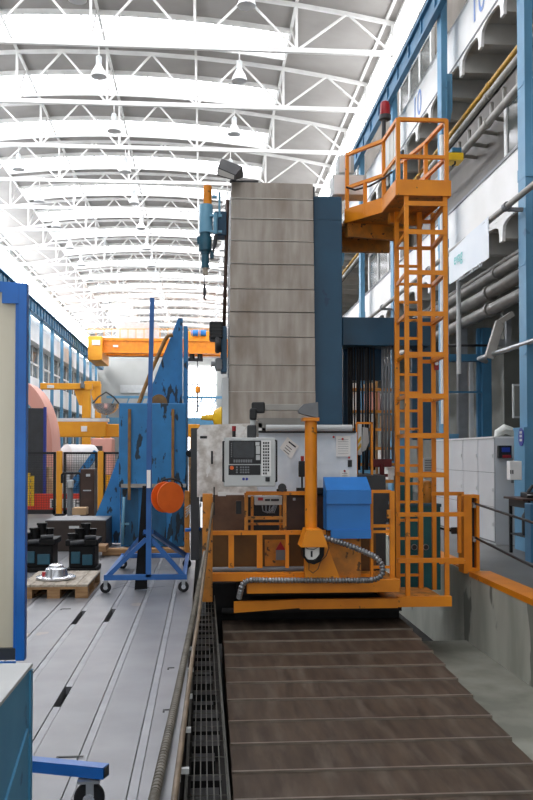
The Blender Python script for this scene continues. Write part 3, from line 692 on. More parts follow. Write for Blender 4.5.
for k in range(10):
    x = 349+k*2.7+random.uniform(-.5, .5); r = random.choice((.012, .016, .02)); yb = random.choice((470, 482, 455))
    b = B(); b.tube([at(x, 346, 12.45), at(x+random.uniform(-.6, .6), 400, 12.45), at(x+random.uniform(-1, 1), yb, 12.45)], r, 6); b.build('hanging_hose', random.choice(('black', 'black', 'dark_grey', 'teal_dark')), M)
for x in (382.5, 385.8, 389, 392.8):
    b = B(); b.cyl(at(x, 346, 12.35), at(x, 461, 12.35), .019, n=8); b.build('hydraulic_pipe', 'mid_grey', M)
b = B(); b.rb(371, 459, 392, 467, 12.2, .15, .01); b.cyl(at(382, 464, 12.2), at(382, 475, 12.2), .035, n=10); b.rb(377, 474, 388, 477, 12.2, .12); b.build('valve_block', 'dark_red', M)
b = B(); b.rb(352, 439, 356, 460, 12.1, .06); b.rb(358, 424, 362, 455, 12.2, .06, .01); b.build('terminal_box', 'white_paint', M)
b = B(); b.pprism([(363, 427), (368, 428), (369, 442), (366, 450), (362, 452)], 12.15, .05); b.build('hanging_cover', 'light_grey', M)
b = B(); b.pprism([(358, 440), (361, 436), (361, 440), (358, 444)], 12.1, .02); b.pprism([(358, 447), (361, 443), (361, 447), (358, 451)], 12.1, .02); b.build('warning_tape', 'yellow_paint', M)
b = B(); b.rb(356.5, 422, 373, 424, 11.9, .04); b.rb(371, 422, 373.2, 490, 11.9, .05); b.rb(356, 424, 357.6, 478, 11.9, .05); b.build('hose_frame', 'orange', M)
# cabin wall of the saddle
b = B(); b.pprism([(197, 430), (201, 425), (262, 423), (262, 497), (197, 497)], 11.3, .5); b.build('left_sheet', 'sheet_mottled', M)
b = B(); b.rb(191, 428, 199, 560, 11.35, .4); b.build('left_edge', 'dark_grey', M)
each('slot', 'black', M, [lambda b: b.rb(200, 436, 207, 438.5, 11.29, .02), lambda b: b.rb(211, 451, 213, 464, 11.29, .02)])
b = B(); b.rb(258, 432, 357, 491, 11.15, .3); b.build('right_sheet', 'board', M)
b = B(); b.rb(256, 421, 258.5, 437, 11.1, .05); b.rb(258, 418, 312, 428, 11.3, .2); b.build('bracket', 'pipe_grey', M)
b = B(); b.cyl(at(266, 428, 11.05), at(352, 428, 11.05), .042, n=14); b.build('roller', 'light_grey', M)
b = B(); b.rb(258, 430.5, 356, 433, 11.12, .05); b.build('gap_shade', 'black', M)  # black bar standing in for the shade between roller and board
b = B(); b.rb(348, 460, 352, 467, 11.13, .03); b.build('switch', 'black', M)
b = B(); b.rb(213, 495, 244, 532, 11.2, .1); b.build('perforated_panel', 'brown_panel', M)
b = B(); b.rb(244, 497, 286, 532, 11.35, .1); b.build('cabinet_recess', 'black', M)
b = B(); b.rb(287, 496, 308, 532, 11.2, .1); b.rb(308, 496, 323, 532, 11.22, .1); b.build('side_door', 'brown_dark', M)
b = B(); b.rb(293, 498, 295.5, 500.5, 11.19, .02); b.build('lock', 'steel', M)
b = B(); b.rb(205, 534, 376, 578, 11.25, .15); b.build('lower_panel', 'brown_orange', M)
b = B(); b.rb(265, 540, 286, 566, 11.2, .05); b.build('orange_panel', 'orange_worn', M)
b = B(); b.rb(276, 550, 285, 560, 11.18, .02); n = b.build('sign_plate', 'mid_grey', M)
b = B(); b.pprism([(275.5, 550), (280.5, 541.5), (285.5, 550)], 11.18, .02); b.build('warning_mark', 'red', n)
x0, x1, z0, z1 = rect(204, 500, 400, 580, 11.5)
b = B(); b.box(x0+.05, x1-.2, 11.45, 13.3, -.45, 1.3); b.build('saddle', 'dark_grey', M)
b = B(); b.box(.1, 2.5, 11.03, 13.4, -.8, -.3); b.build('slide_base', 'black_oily', M)
b = B(); b.rb(206, 583, 236, 612, 10.95, .3, .01); b.cyl(at(222, 612, 10.8), at(236, 612, 10.8), .05, n=12); b.build('drive_box', 'black_oily', M)
# spindle head on the column side
b = B(); b.rb(221, 326, 227, 372, 11.5, .3, .01); b.build('head_plate', 'navy', M)
b = B(); b.rb(210, 321, 222.5, 339, 11.45, .35, .02)
for k in range(5): b.rb(209.4, 322+k*3.4, 223, 323.4+k*3.4, 11.44, .37)
h = b.build('spindle_motor', 'black', M)
b = B(); b.cyl(at(215, 345, 11.5), at(221, 345, 11.5), .1, n=20); b.cyl(at(216, 345, 11.4), at(219, 345, 11.4), .11, n=20); b.build('pulley', 'black', M)
b = B(); b.rb(215, 358, 224, 370, 11.5, .2, .02); b.cyl(at(211, 364, 11.55), at(216, 364, 11.55), .035, n=12); b.build('gearbox', 'mid_grey', M)
b = B(); b.rb(222.5, 378, 228.5, 426, 11.5, .25); b.build('way_strip', 'light_grey', M)
b = B(); b.cyl(at(201, 417.5, 11.9), at(214, 417.5, 11.9), .03, .045, n=16); b.tube([at(213, 417.5, 11.9), at(214, 417.5, 11.9), at(221, 417.5, 11.9), at(222, 417.5, 11.9)], [.06, .1, .15, .14], 24); b.build('tool_spindle', 'yellow_paint', M)
# blue actuator on a bracket
b = B(); b.rb(215, 211, 226.5, 235, 11.7, .3, .01); b.build('actuator_bracket', 'navy', M)
b = B(); c = at(206, 250, 11.6)
def vz(y): return at(206, y, 11.6).z
px = 11.6/870
b.lathe((c.x, 11.6, 0), [(.001, vz(233)), (6.8*px, vz(233)), (6.8*px, vz(206)), (6.4*px, vz(205)), (.001, vz(205))], 24); a = b.build('actuator_body', 'actuator_blue', M)
b = B(); b.cyl((c.x+.02, 11.6, vz(206)), (c.x+.02, 11.6, vz(186)), 4.2*px, n=20); b.build('cylinder_cap', 'orange', a)
b = B(); b.lathe((c.x-.01, 11.6, 0), [(3.8*px, vz(268)), (3.8*px, vz(254.2)), (4.6*px, vz(254)), (4.6*px, vz(251.2)), (6.6*px, vz(251)), (6.6*px, vz(237)), (5.4*px, vz(236.8)), (5.4*px, vz(233))], 20); b.rb(197, 236, 202, 243, 11.58, .1, .01); b.rb(210, 250, 214, 258, 11.58, .1, .01); b.build('gear_motor', 'teal_dark', a)
b = B(); b.cyl((c.x-.01, 11.6, vz(275)), (c.x-.01, 11.6, vz(268)), 2.8*px, n=16); b.build('nose', 'wood_grey', a)
b = B(); b.rb(210, 214, 222, 216.5, 11.5, .06); b.rb(210, 230, 222, 232.5, 11.5, .06); b.cyl(at(215.5, 213, 11.5), at(215.5, 234, 11.5), .03, n=10); b.cyl(at(212, 197, 11.55), at(217, 197, 11.55), .025, n=8); b.cyl(at(219.5, 192, 11.5), at(219.5, 217, 11.5), .015, n=8); b.build('clamp_bracket', 'actuator_blue', a)
b = B(); b.tube([at(216, 234, 11.5), at(215, 243, 11.5), at(213, 252, 11.5)], [.02, .03, .012], 8); b.build('drain_hose', 'dark_grey', a)
b = B(); b.cyl(at(204.5, 275, 11.6), at(204.5, 285, 11.6), .006, n=6); b.tube([at(204.5, 284, 11.6), at(204.8, 292, 11.6), at(204, 298, 11.6), at(206, 300, 11.6)], [.012, .022, .014, .008], 8); b.build('hook', 'dark_grey', a)
# ---------------------------------------------------------------- floodlight on top
t = thing('floodlight', 'black rectangular floodlight on top of the grey column', 'floodlight', tuple(at(232, 181, 11.6)))
b = B(); b.hull([at(217.3, 175.7, 11.3), at(234.5, 180.8, 11.3), at(235.2, 174.8, 11.3), at(217.6, 167.2, 11.3), at(222, 168.5, 11.62), at(243.5, 177, 11.62), at(242.8, 166.5, 11.62), at(221.5, 158.3, 11.62)],
            [(0, 3, 2, 1), (4, 5, 6, 7), (0, 1, 5, 4), (1, 2, 6, 5), (2, 3, 7, 6), (3, 0, 4, 7)]); b.build('housing', 'black', t)
b = B(); b.hull([at(218.2, 174.9, 11.29), at(233.8, 179.5, 11.29), at(234.3, 175.3, 11.29), at(218.4, 168.6, 11.29), at(218.2, 174.9, 11.3), at(233.8, 179.5, 11.3), at(234.3, 175.3, 11.3), at(218.4, 168.6, 11.3)],
            [(0, 3, 2, 1), (4, 5, 6, 7), (0, 1, 5, 4), (1, 2, 6, 5), (2, 3, 7, 6), (3, 0, 4, 7)]); b.build('lens', 'pipe_light', t)
b = B(); b.bar(at(233, 181.5, 11.65), at(236, 172, 11.65), .05); b.rb(230, 180, 258, 181.6, 11.64, .1); b.build('mount', 'dark_grey', t)
# ---------------------------------------------------------------- electrical boxes + beacon on the housing
for a, lab, Y in (((338.5, 155, 354, 173), 'upper small grey electrical box beside the orange top railing', 12.35), ((333, 174, 366.5, 195.5), 'lower wide grey electrical box on top of the blue housing', 12.3)):
    b = B(); b.rb(*a, Y, .3, .01); t = single('electrical_box', b, 'light_grey', lab, 'electrical box')
    b = B(); b.rb(a[0]+1, a[1]+1, a[2]-3, a[3]-1, Y-.012, .015, .003); b.build('cover', 'white_paint', t)
t = thing('warning_beacon', 'red beacon lamp on a dark pole above the orange platform', 'beacon', tuple(at(384.5, 150, 12.2)))
b = B(); p = at(385, 114, 12.2); b.lathe((p.x, p.y, p.z), [(.07, -.02), (.075, 0), (.07, .12), (.055, .17), (.02, .19)], 20); b.build('lens', 'red', t)
b = B(); b.lathe((p.x, p.y, p.z), [(.05, -.1), (.085, -.08), (.085, -.02)], 20); b.build('base', 'dark_grey', t)
b = B(); b.cyl(at(384, 118, 12.2), at(383, 152, 12.2), .03, n=10); b.build('pole', 'dark_grey', t)
# ---------------------------------------------------------------- caged ladder
YF = 10.8; YB = 11.6; XF0 = at(407, 400, YF).x; XF1 = at(446, 400, YF).x; XP0 = at(398, 180, YF).x
zT = at(420, 195, YF).z; zB = at(420, 600, YF).z
t = thing('caged_ladder', 'tall orange caged ladder rising to the access platform', 'ladder', (2.8, 11.2, zB))
xr0 = at(397, 400, YB).x; xr1 = at(420, 400, YB).x; xb = at(433.5, 400, YB).x
for x in (xr0, xr1):
    b = B(); b.box(x-.03, x+.03, YB-.03, YB+.03, zB, zT); b.build('side_rail', 'orange', t)
k = 0; z = zB+.2
while z < zT-.05:
    b = B(); b.bar((xr0, YB, z), (xr1, YB, z), .035); b.build('rung', 'orange', t); z += .246
for x, Y in ((XF0, YF), (XF1, YF), (xb, YB)):
    b = B(); b.box(x-.028, x+.028, Y-.02, Y+.02, zB, zT); b.build('cage_bar', 'orange', t)
for py in (204, 232.5, 273, 314, 354.5, 396, 435.5, 475):
    zz = at(426, py, YF).z; b = B()
    b.box(XF0-.02, XF1+.02, YF-.028, YF-.02, zz-.03, zz+.03); b.bar((XF1, YF, zz), (xb, YB+.03, zz), .05, .05); b.bar((XF0, YF, zz), (xr0, YB+.03, zz), .02, .05); b.bar((xr1, YB+.035, zz), (xb, YB+.035, zz), .02, .05); b.build('cage_hoop', 'orange', t)
b = B(); b.rb(434.5, 359, 439, 370, YB-.05, .02, .002); s = b.build('warning_sign', 'red', t)
b = B(); c = at(436.7, 363.5, YB-.055); b.cyl(c, c+Vector((0, -.004, 0)), .025, n=16); b.build('sign_symbol', 'white_paint', s)
# ---------------------------------------------------------------- access platform at the top
t = thing('access_platform', 'orange railed access platform between ladder top and column', 'platform', (2.5, 11.4, zT))
k1, k2 = atz(382.5, 211, zT), atz(345, 222, zT); d0, d1, d2 = (XP0-.03, 10.76), (k1.x, k1.y), (k2.x, k2.y)
pl = [(XF1+.06, 10.76), d0, d1, d2, (k2.x, 13.0), (2.8, 13.0), (3.05, 12.0)]
b = B(); b.prism(pl, 'z', zT+.0, zT+.05); b.build('floor', 'orange_worn', t)
b = B(); ztk = zT+.17
for p, q in zip(pl[:4], pl[1:4]): b.bar((p[0], p[1], zT+.08), (q[0], q[1], zT+.08), .02, .2)
b.bar((pl[0][0], pl[0][1], zT+.08), (pl[6][0], pl[6][1], zT+.08), .02, .2); b.build('toe_board', 'orange', t)
each('support_beam', 'orange_worn', t, [lambda b: b.bar((d1[0]+.1, d1[1]+.05, zT-.08), (3.0, d1[1]+.2, zT-.08), .06, .14), lambda b: b.bar((d2[0]+.03, d2[1]+.05, zT-.1), (2.9, d2[1]+.25, zT-.1), .08, .2), lambda b: b.bar((d2[0]+.03, 12.95, zT-.12), (2.8, 12.95, zT-.12), .1, .24)])
zr1, zr2 = at(420, 120, YF).z, at(420, 157, YF).z
r1, r2 = (d1[0]+.02, d1[1]), (d2[0]+.03, d2[1]); rm = ((r1[0]+r2[0])/2, (r1[1]+r2[1])/2)
posts = [(XF1+.02, YF), (XP0, YF), r1, rm, r2, (3.02, 11.6), (2.9, 12.3)]
for i, (x, y) in enumerate(posts):
    b = B(); b.box(x-.025, x+.025, y-.025, y+.025, zT+.04, zr1 if i not in (3,) else zr2); b.build('rail_post', 'orange', t)
for zz_ in (zr1, zr2):
    for path_ in ([(XF1+.02, YF), (XP0, YF)], [(XP0, YF), r1, r2], [(XF1+.02, YF), (3.02, 11.6), (2.88, 12.4)]):
        b = B()
        for p_, q_ in zip(path_, path_[1:]): b.bar((p_[0], p_[1], zz_), (q_[0], q_[1], zz_), .046)
        b.build('handrail', 'orange', t)
b = B(); nn = 10
def sh(i, lo, off):
    f = i/nn; Y = 11.45-.62*f+.03*math.sin(i*1.9)+off; p = at(385.5+12*f, (141-17*f) if not lo else (176-11*f+2*math.sin(i*1.1)), Y); return p
for i in range(nn):
    b.hull([sh(i, 1, 0), sh(i+1, 1, 0), sh(i+1, 0, 0), sh(i, 0, 0), sh(i, 1, .01), sh(i+1, 1, .01), sh(i+1, 0, .01), sh(i, 0, .01)], [(0, 1, 2, 3), (4, 7, 6, 5), (0, 4, 5, 1), (3, 2, 6, 7)])
single('plastic_sheet', b, 'sheeting', 'white plastic sheet draped over the orange top railing', 'sheet')
b = B(); b.tube([at(346, 187, 12.0), at(355, 190, 12.0), at(370, 186, 11.9), at(384, 178, 11.5), at(392, 172, 11.1)], .014, 6); single('railing_cable', b, 'black', 'black cable looped along the orange top railing', 'cable')
b = B(); b.tube([at(418, 176, 12.3), at(421, 184, 12.3), at(428, 182, 12.3), at(430, 174, 12.3), at(424, 168, 12.3), at(419, 172, 12.3), at(420, 150, 12.3)], .03, 8); single('hose_coil', b, 'pole_brown', 'looped brown hose hanging inside the orange top railing', 'hose')
# ---------------------------------------------------------------- operator platform with railings
t = thing('operator_platform', 'orange operator platform with railings carried in front of the machine', 'platform', (1.2, 10.6, -.2))
b = B(); b.rb(247, 581, 400, 592, 10.35, .08, .004); b.build('upper_channel', 'orange', t)
b = B(); b.pprism([(234, 602.5), (300, 599.5), (300, 608), (234, 613)], 10.5, .08); b.rb(300, 599.5, 398, 608, 10.5, .08); b.rb(398, 597, 452, 606.5, 10.5, .08); b.build('lower_channel', 'orange', t)
x0 = at(234, 600, 10.5).x; x1 = at(451, 600, 10.5).x; zz = at(300, 603, 10.5).z
b = B(); b.box(at(247, 590, 10.4).x, at(400, 590, 10.4).x, 10.36, 11.3, at(300, 581, 10.4).z-.03, at(300, 581, 10.4).z-.004); b.box(at(390, 600, 10.5).x, x1, 10.58, 11.7, zz-.03, zz-.01); b.build('deck', 'orange_worn', t)
b = B(); b.box(x0+.1, x1-.6, 10.55, 11.2, zz-.12, zz-.03); b.build('under_beam', 'black_oily', t)
b = B(); b.rb(202.5, 494, 212.5, 602, 10.3, .14, .004); b.rb(208.5, 496, 210.5, 602, 10.28, .02); b.build('corner_post', 'orange_worn', t)
b = B(); b.rb(211, 531, 326, 534.5, 10.55, .05); b.build('middle_rail', 'orange', t)
b = B(); b.rb(246, 491.5, 306, 495, 10.55, .06); b.build('top_rail', 'orange', t)
for a, c in ((228.5, 234), (257, 262.5), (285.5, 289)):
    b = B(); b.rb(a, 534, c, 568, 10.56, .05); b.build('lower_post', 'orange', t)
b = B(); b.rb(212, 573.5, 308, 580.5, 10.55, .1); b.build('base_channel', 'orange', t)
b = B(); b.rb(244.5, 493, 248, 532, 10.56, .05); b.build('frame_post', 'orange_worn', t)
b = B(); b.rb(283, 493, 286.5, 532, 10.56, .05); b.build('frame_post', 'orange_worn', t)
b = B(); b.rb(248, 516.5, 283, 519.5, 10.58, .05); b.rb(248, 523, 283, 525, 10.7, .05); b.rb(251, 496, 253.5, 531, 10.75, .05); b.rb(279.5, 505, 281.5, 531, 10.75, .05); b.build('frame_bar', 'orange_worn', t)
b = B(); b.cyl(at(211, 570, 10.8), at(304, 569, 10.8), .036, n=12); b.build('floor_tube', 'mid_grey', t)
for a, c in ((370.5, 373.5), (390, 395)):
    b = B(); b.rb(a, 491, c, 581, 10.6, .05); b.build('gate_post', 'orange', t)
each('gate_rail', 'orange', t, [lambda b, a=a: b.rb(*a, 10.62, .04) for a in ((372, 490, 391, 493), (372, 524.5, 391, 527.5), (372, 530.5, 391, 533), (372, 566, 391, 568.5), (345, 574, 371, 577))])
b = B(); b.rb(339, 535, 345, 575, 10.62, .04); b.build('lower_post', 'orange', t)
b = B(); b.rb(387.5, 510, 391, 518.5, 10.55, .05, .004); b.build('gate_latch', 'orange_worn', t)
for py in (514.5, 560.5):
    b = B(); b.rb(398, py-2, 464, py+2, 10.76, .04); b.build('side_rail', 'orange', t)
b = B(); b.rb(432, 492, 464, 495.5, 11.4, .05); b.rb(458, 494, 461.5, 553, 11.4, .05); b.rb(440, 561, 466, 564, 11.4, .05); b.build('exit_gate', 'orange', t)
b = B(); b.rb(213.5, 487, 214.8, 515, 10.5, .03); b.build('hook_rod', 'black', t)
b = B(); b.rb(236, 501, 241.5, 514, 10.6, .06, .005); b.build('foot_switch', 'black', t)
b = B(); b.rb(218, 492, 226, 496, 10.6, .04); b.rb(226, 493, 244, 495, 10.62, .04); b.build('ledge', 'white_paint', t)
t = thing('connector_box', 'pale connector box under the control panel desk rail', 'connector box', tuple(at(268, 505, 10.9)))
b = B(); b.rb(255, 496, 282, 505, 10.8, .12, .005); b.build('case', 'light_grey', t)
b = B(); b.rb(258, 497.5, 263, 500.5, 10.79, .02); b.build('red_plug', 'red', t)
b = B(); b.rb(265, 499, 270, 501, 10.79, .02); b.rb(271, 499, 279, 501, 10.79, .02); b.build('socket', 'black', t)
b = B()
for k in range(4): b.tube([at(262+4*k, 505, 10.8), at(263+3*k, 511, 10.75), at(268+2*k, 513, 10.75), at(274+k, 505, 10.8)], .006, 6)
b.build('cable', 'mid_grey', t)
# ---------------------------------------------------------------- pendant arm + panel
t = thing('pendant_arm', 'orange pillar with grey swivel arm carrying the control panel', 'support arm', tuple(at(317, 580, 10.3)))
px = 10.3/870; c = at(311, 500, 10.3)
def v3(y): return at(311, y, 10.3).z
b = B(); b.cyl((c.x, 10.3, v3(536)), (c.x, 10.3, v3(421)), 6.2*px, n=24); b.build('pillar', 'orange', t)
b = B(); b.rb(303, 417.5, 319.5, 421, 10.2, .2, .004); b.build('top_flange', 'orange', t)
b = B(); b.pprism([(299, 409), (304, 404), (318, 402), (318.5, 418), (299, 413)], 10.22, .16); b.build('swivel_block', 'mid_grey', t)
b = B(); b.rb(264, 404, 300, 410.5, 10.25, .1, .006); b.build('arm', 'pipe_light', t)
b = B(); b.rb(252, 402, 265, 413, 10.22, .14, .015); b.rb(250, 408, 257, 420, 10.2, .14, .02); b.build('elbow', 'black', t)
b = B(); b.cyl(at(253, 418, 10.27), at(253, 426, 10.27), .035, n=14); b.build('neck', 'light_grey', t)
b = B(); b.rb(247.5, 425, 256.5, 438, 10.2, .14, .015); b.build('tilt_joint', 'dark_grey', t)
b = B(); b.prism([(at(305, 0, 10.15).x+.0, v3(528)), (at(320, 0, 10.15).x, v3(528)), (at(326, 0, 10.15).x, v3(545)), (at(299.5, 0, 10.15).x, v3(545))], 'y', 10.05, 10.42); b.build('base_hood', 'orange', t)
b = B(); b.pprism([(305, 545), (324, 536), (341, 581), (305, 581)], 10.3, .12); b.build('pedestal', 'orange', t)
b = B(); b.pprism([(302, 544), (305, 544), (305, 556), (308, 560), (316, 560), (320, 556), (320, 544), (324.5, 544), (324, 556), (320, 562), (314, 564.5), (308, 563), (303, 557)], 10.08, .2); b.build('gauge_guard', 'black_oily', t)
b = B(); b.pprism([(304, 543), (319.5, 543), (319.5, 554), (316, 558.5), (311, 560.5), (307, 558.5), (304, 554)], 10.12, .1); g = b.build('gauge_face', 'paper', t)
b = B(); b.rb(310.8, 551, 312.6, 557, 10.11, .012); b.rb(311, 544.5, 312.4, 546.5, 10.11, .012); b.build('gauge_pointer', 'ink', g)
b = B(); b.tube([at(304, 546, 10.1), at(308, 549, 10.1), at(314, 549.5, 10.1), at(319, 546.5, 10.1)], .004, 6); b.tube([at(309, 562, 10.1), at(309, 570, 10.1), at(313, 573, 10.1), at(318, 569, 10.1), at(321, 560, 10.1)], .005, 6); b.tube([at(324, 540, 10.1), at(329, 548, 10.1), at(326, 556, 10.1), at(321, 561, 10.1)], .005, 6); b.build('cable', 'black', t)
# corrugated conduit
b = B(); R = .034
path = [at(322, 537, 10.25), at(335, 541, 10.2), at(350, 546, 10.15), at(365, 552, 10.12), at(375, 557, 10.12), at(380, 562, 10.12), at(382.5, 568, 10.12), at(382, 574, 10.12), at(378, 578, 10.12), at(371, 580, 10.15), at(355, 580.5, 10.28), at(330, 580.3, 10.3), at(300, 580.3, 10.3), at(270, 580.3, 10.3), at(252, 580, 10.3), at(244, 583, 10.3), at(241, 590, 10.32), at(239, 598, 10.4)]
pts = []
for i in range(len(path)-1):
    p0 = path[max(i-1, 0)]; p1 = path[i]; p2 = path[i+1]; p3 = path[min(i+2, len(path)-1)]
    n = max(2, int((p2-p1).length/.012))
    for k in range(n):
        s = k/n; pts.append(.5*((2*p1)+(p2-p0)*s+(2*p0-5*p1+4*p2-p3)*s*s+(3*p1-p0-3*p2+p3)*s**3))
b.tube(pts, [.024 if i % 3 == 0 else .036 for i in range(len(pts))], 12)
single('corrugated_conduit', b, 'conduit', 'grey corrugated conduit curving from the pillar base along the platform', 'conduit')
# control panel
YP = 10.15
t = thing('control_panel', 'grey machine control panel with dark screen and key columns', 'control panel', tuple(at(249, 487, YP)))
def tilt(a, c, d, e, Y, dep, bev=0): return B().rb(a, c, d, e, Y, dep, bev)
tilt(224, 437.5, 275.5, 486.5, YP, .14, .012).build('enclosure', 'light_grey', t)
tilt(229, 440.5, 261, 464, YP-.004, .02, .003).build('screen_bezel', 'black', t)
tilt(233, 441.5, 254.5, 458, YP-.008, .02, .002).build('screen', 'screen', t)
b = B()
for k in range(7): b.rb(231+0, 443+2.1*k, 232, 444.4+2.1*k, YP-.009, .01)
for k in range(8): b.rb(233.5+2.4*k, 459.5, 235.3+2.4*k, 462.5, YP-.009, .01)
b.build('soft_key', 'mid_grey', t)
b = B(); b.rb(255.5, 442, 259.5, 445.5, YP-.009, .01); b.rb(256, 446, 260, 454, YP-.009, .01); b.rb(256, 455, 260, 460, YP-.009, .01); b.build('key_block', 'light_grey', t)
tilt(228.5, 465, 260.5, 475, YP-.004, .02, .003).build('keypad', 'black', t)
b = B()
for (x, y) in [(x, y) for x in (236, 240, 242.5, 245, 247.5) for y in (466.5, 469, 471.5)]: b.rb(x, y, x+1.8, y+1.6, YP-.009, .01)
b.build('key', 'mid_grey', t)
b = B(); p = at(231.8, 467.8, YP); b.cyl(p+Vector((0, -.03, 0)), p, .022, .024, n=18); b.build('emergency_stop', 'reel_orange', t)
tilt(261.5, 440.5, 271, 476, YP-.004, .02, .002).build('key_plate', 'white_paint', t)
b = B(); random.seed(4)
for r_ in range(11):
    for k in range(3):
        if r_ == 10 and k == 2: continue
        x = 263+2.3*k; y = 442+3.05*r_; b.rb(x, y, x+1.5, y+1.9, YP-.009, .01)
b.build('key', 'ink', t)
tilt(265.5, 477, 269.8, 481.5, YP-.02, .03, .004).build('selector_knob', 'black', t)
b = B()
for x in (243.5, 246.8):
    p = at(x, 479, YP); b.cyl(p+Vector((0, -.006, 0)), p, .016, n=18)
b.build('round_emblem', 'sign_blue', t)
for a in ((222.5, 441, 224, 482), (276, 440, 277.5, 482)):
    b = B(); x0, x1, z0, z1 = rect(*a, YP-.03); xx = (x0+x1)/2; s = 1 if a[0] < 240 else -1
    b.tube([(xx+.03*s, YP+.03, z1), (xx, YP-.0, z1-.01), (xx, YP-.0, z0+.01), (xx+.03*s, YP+.03, z0)], .012, 8); b.build('grab_handle', 'black', t)
t = thing('status_lamp', 'small red status lamp on top of the mottled steel sheet', 'lamp', tuple(at(234, 437, 10.6)))
b = B(); b.cyl(at(234, 431, 10.9), at(234, 426, 10.9), .026, n=14); b.build('lens', 'red', t)
b = B(); b.cyl(at(234, 437, 10.9), at(234, 431, 10.9), .022, n=14); b.build('base', 'black', t)
t = thing('handwheel_unit', 'small black handwheel unit on the orange desk rail', 'handwheel', tuple(at(282, 492, 10.55)))
b = B(); c = at(282, 487.5, 10.55); b.tube([c, c+Vector((0, -.04, 0))], .05, 18); b.build('dial', 'dark_grey', t)
b = B(); b.rb(277, 489, 287, 492, 10.55, .08, .005); b.build('base', 'black', t)
t = thing('gauge_stand', 'small black pendant on the board beside the orange pillar', 'pendant', tuple(at(302, 476, 10.9)))
b = B(); b.rb(299, 461, 305, 477, 10.95, .08, .01); b.build('body', 'black', t)
b = B(); b.rb(301, 456, 304, 461, 10.97, .05, .005); b.build('red_button', 'red', t)
b = B(); b.rb(301.3, 477, 303, 491, 10.97, .03); b.build('cable', 'black', t)
b = B(); b.rb(297, 488, 326, 493, 10.9, .1); single('tool_rail', b, 'black', 'black tool rail along the foot of the grey board', 'rail')
b = B()
for pts in ([(287.5, 437), (299, 446), (291, 459), (279.5, 448)],): b.pprism(pts, 11.13, .004)
t = single('pinned_sheet', b, 'paper', 'tilted white paper sheet pinned on the grey board', 'paper')
b = B(); b.pprism([(289, 441), (296, 446.5), (295.4, 447.8), (288.4, 442.3)], 11.126, .003)
for k in range(3): b.pprism([(286.5-1.4*k, 445+2.3*k), (292-1.4*k, 449.5+2.3*k), (291.7-1.4*k, 450+2.3*k), (286.2-1.4*k, 445.5+2.3*k)], 11.126, .003)
b.build('print_line', 'ink', t)
for a, lab in (((336, 436, 350.5, 456.5), 'upright white paper sheet pinned on the grey board beside the hoses'), ((340, 470, 349.5, 482), 'small white note pinned just above the blue bin')):
    b = B(); b.rb(*a, 11.12, .004); t = single('pinned_sheet', b, 'paper', lab, 'paper')
    b = B(); n = int((a[3]-a[1])/2.4)
    for k in range(1, n): b.rb(a[0]+2, a[1]+1+2.3*k, a[2]-2, a[1]+1.3+2.3*k, 11.117, .003)
    if n > 1: b.build('print_line', 'mid_grey', t)
for p_, lab in (((342.5, 439), 'round dark red magnet at the top of the upright paper sheet'), ((333.5, 437), 'round dark red magnet just beside the upright paper sheet'), ((349, 457.5), 'round dark red magnet at the lower corner of the upright sheet'), ((344.5, 471), 'round dark red magnet on the small white note')):
    b = B(); c = at(*p_, 11.115); b.cyl(c, c+Vector((0, -.012, 0)), .014, n=12); single('magnet', b, 'red', lab, 'magnet', 'magnets on the grey board')
# blue bin
YQ = 10.45
t = thing('blue_bin', 'bright blue sheet metal bin with sloping lid on the platform', 'bin', tuple(at(347, 540, YQ)))
x0, x1, z0, z1 = rect(326.5, 490, 370.5, 530, YQ)
b = B(); b.box(x0, x1, YQ, YQ+.3, z0, z1, .004); b.build('body', 'bin_blue', t)
zt = at(347, 477, YQ+.28).z
b = B(); b.prism([(YQ-.01, z1), (YQ+.28, zt), (YQ+.3, zt), (YQ+.3, z1)], 'x', x0, x1+.005); b.build('lid', 'bin_blue', t)
b = B(); b.box(x0-.004, x1+.006, YQ-.03, YQ, at(347, 504, YQ).z, z1-.002, .003); b.build('front_hood', 'bin_blue', t)
b = B(); b.box(x0+.05, x1+.003, YQ-.02, YQ+.04, at(347, 538.5, YQ).z, z0+.004); b.build('front_flap', 'bin_blue', t)
b = B(); b.box(x0+.04, x1-.1, YQ+.1, YQ+.25, at(347, 580, YQ).z, z0); b.build('pedestal', 'orange_worn', t)
# teal cabinet behind the ladder and red fire point
t = thing('teal_cabinet', 'dark teal hydraulic cabinet behind the caged ladder', 'cabinet', tuple(at(418, 582, 12.3)))
b = B(); b.rb(398, 506, 441, 590, 12.3, .6, .012); b.build('body', 'teal', t)
b = B(); b.rb(397.5, 504, 441.5, 507, 12.28, .64, .004); b.build('top', 'teal_dark', t)
for x in (414, 425.5):
    b = B(); c = at(x, 547, 12.29); b.cyl(c, c+Vector((0, -.03, 0)), .042, n=18); g = b.build('gauge', 'steel', t)
    b = B(); b.cyl(c+Vector((0, -.03, 0)), c+Vector((0, -.034, 0)), .034, n=18); b.build('gauge_dial', 'dark_grey', g)
b = B(); b.rb(398, 476, 413, 504, 12.5, .3, .01); single('teal_tank', b, 'teal', 'small teal tank on top of the hydraulic cabinet', 'tank')
b = B(); p = at(428, 504, 12.5); b.lathe((p.x, 12.55, p.z), [(.065, 0), (.065, .3), (.05, .33), (.02, .34)], 16); t = single('gas_cylinder', b, 'orange_worn', 'orange cylinder standing on the teal cabinet', 'cylinder')
t = thing('fuse_box', 'pale slotted box mounted behind the ladder above the orange cylinder', 'box', tuple(at(428, 481, 13)))
b = B(); b.rb(424, 458, 433, 481, 13, .15, .006); b.build('case', 'light_grey', t)
b = B()
for k in range(8): b.rb(425, 460+2.4*k, 432, 461+2.4*k, 12.99, .02)
b.build('vent', 'mid_grey', t)
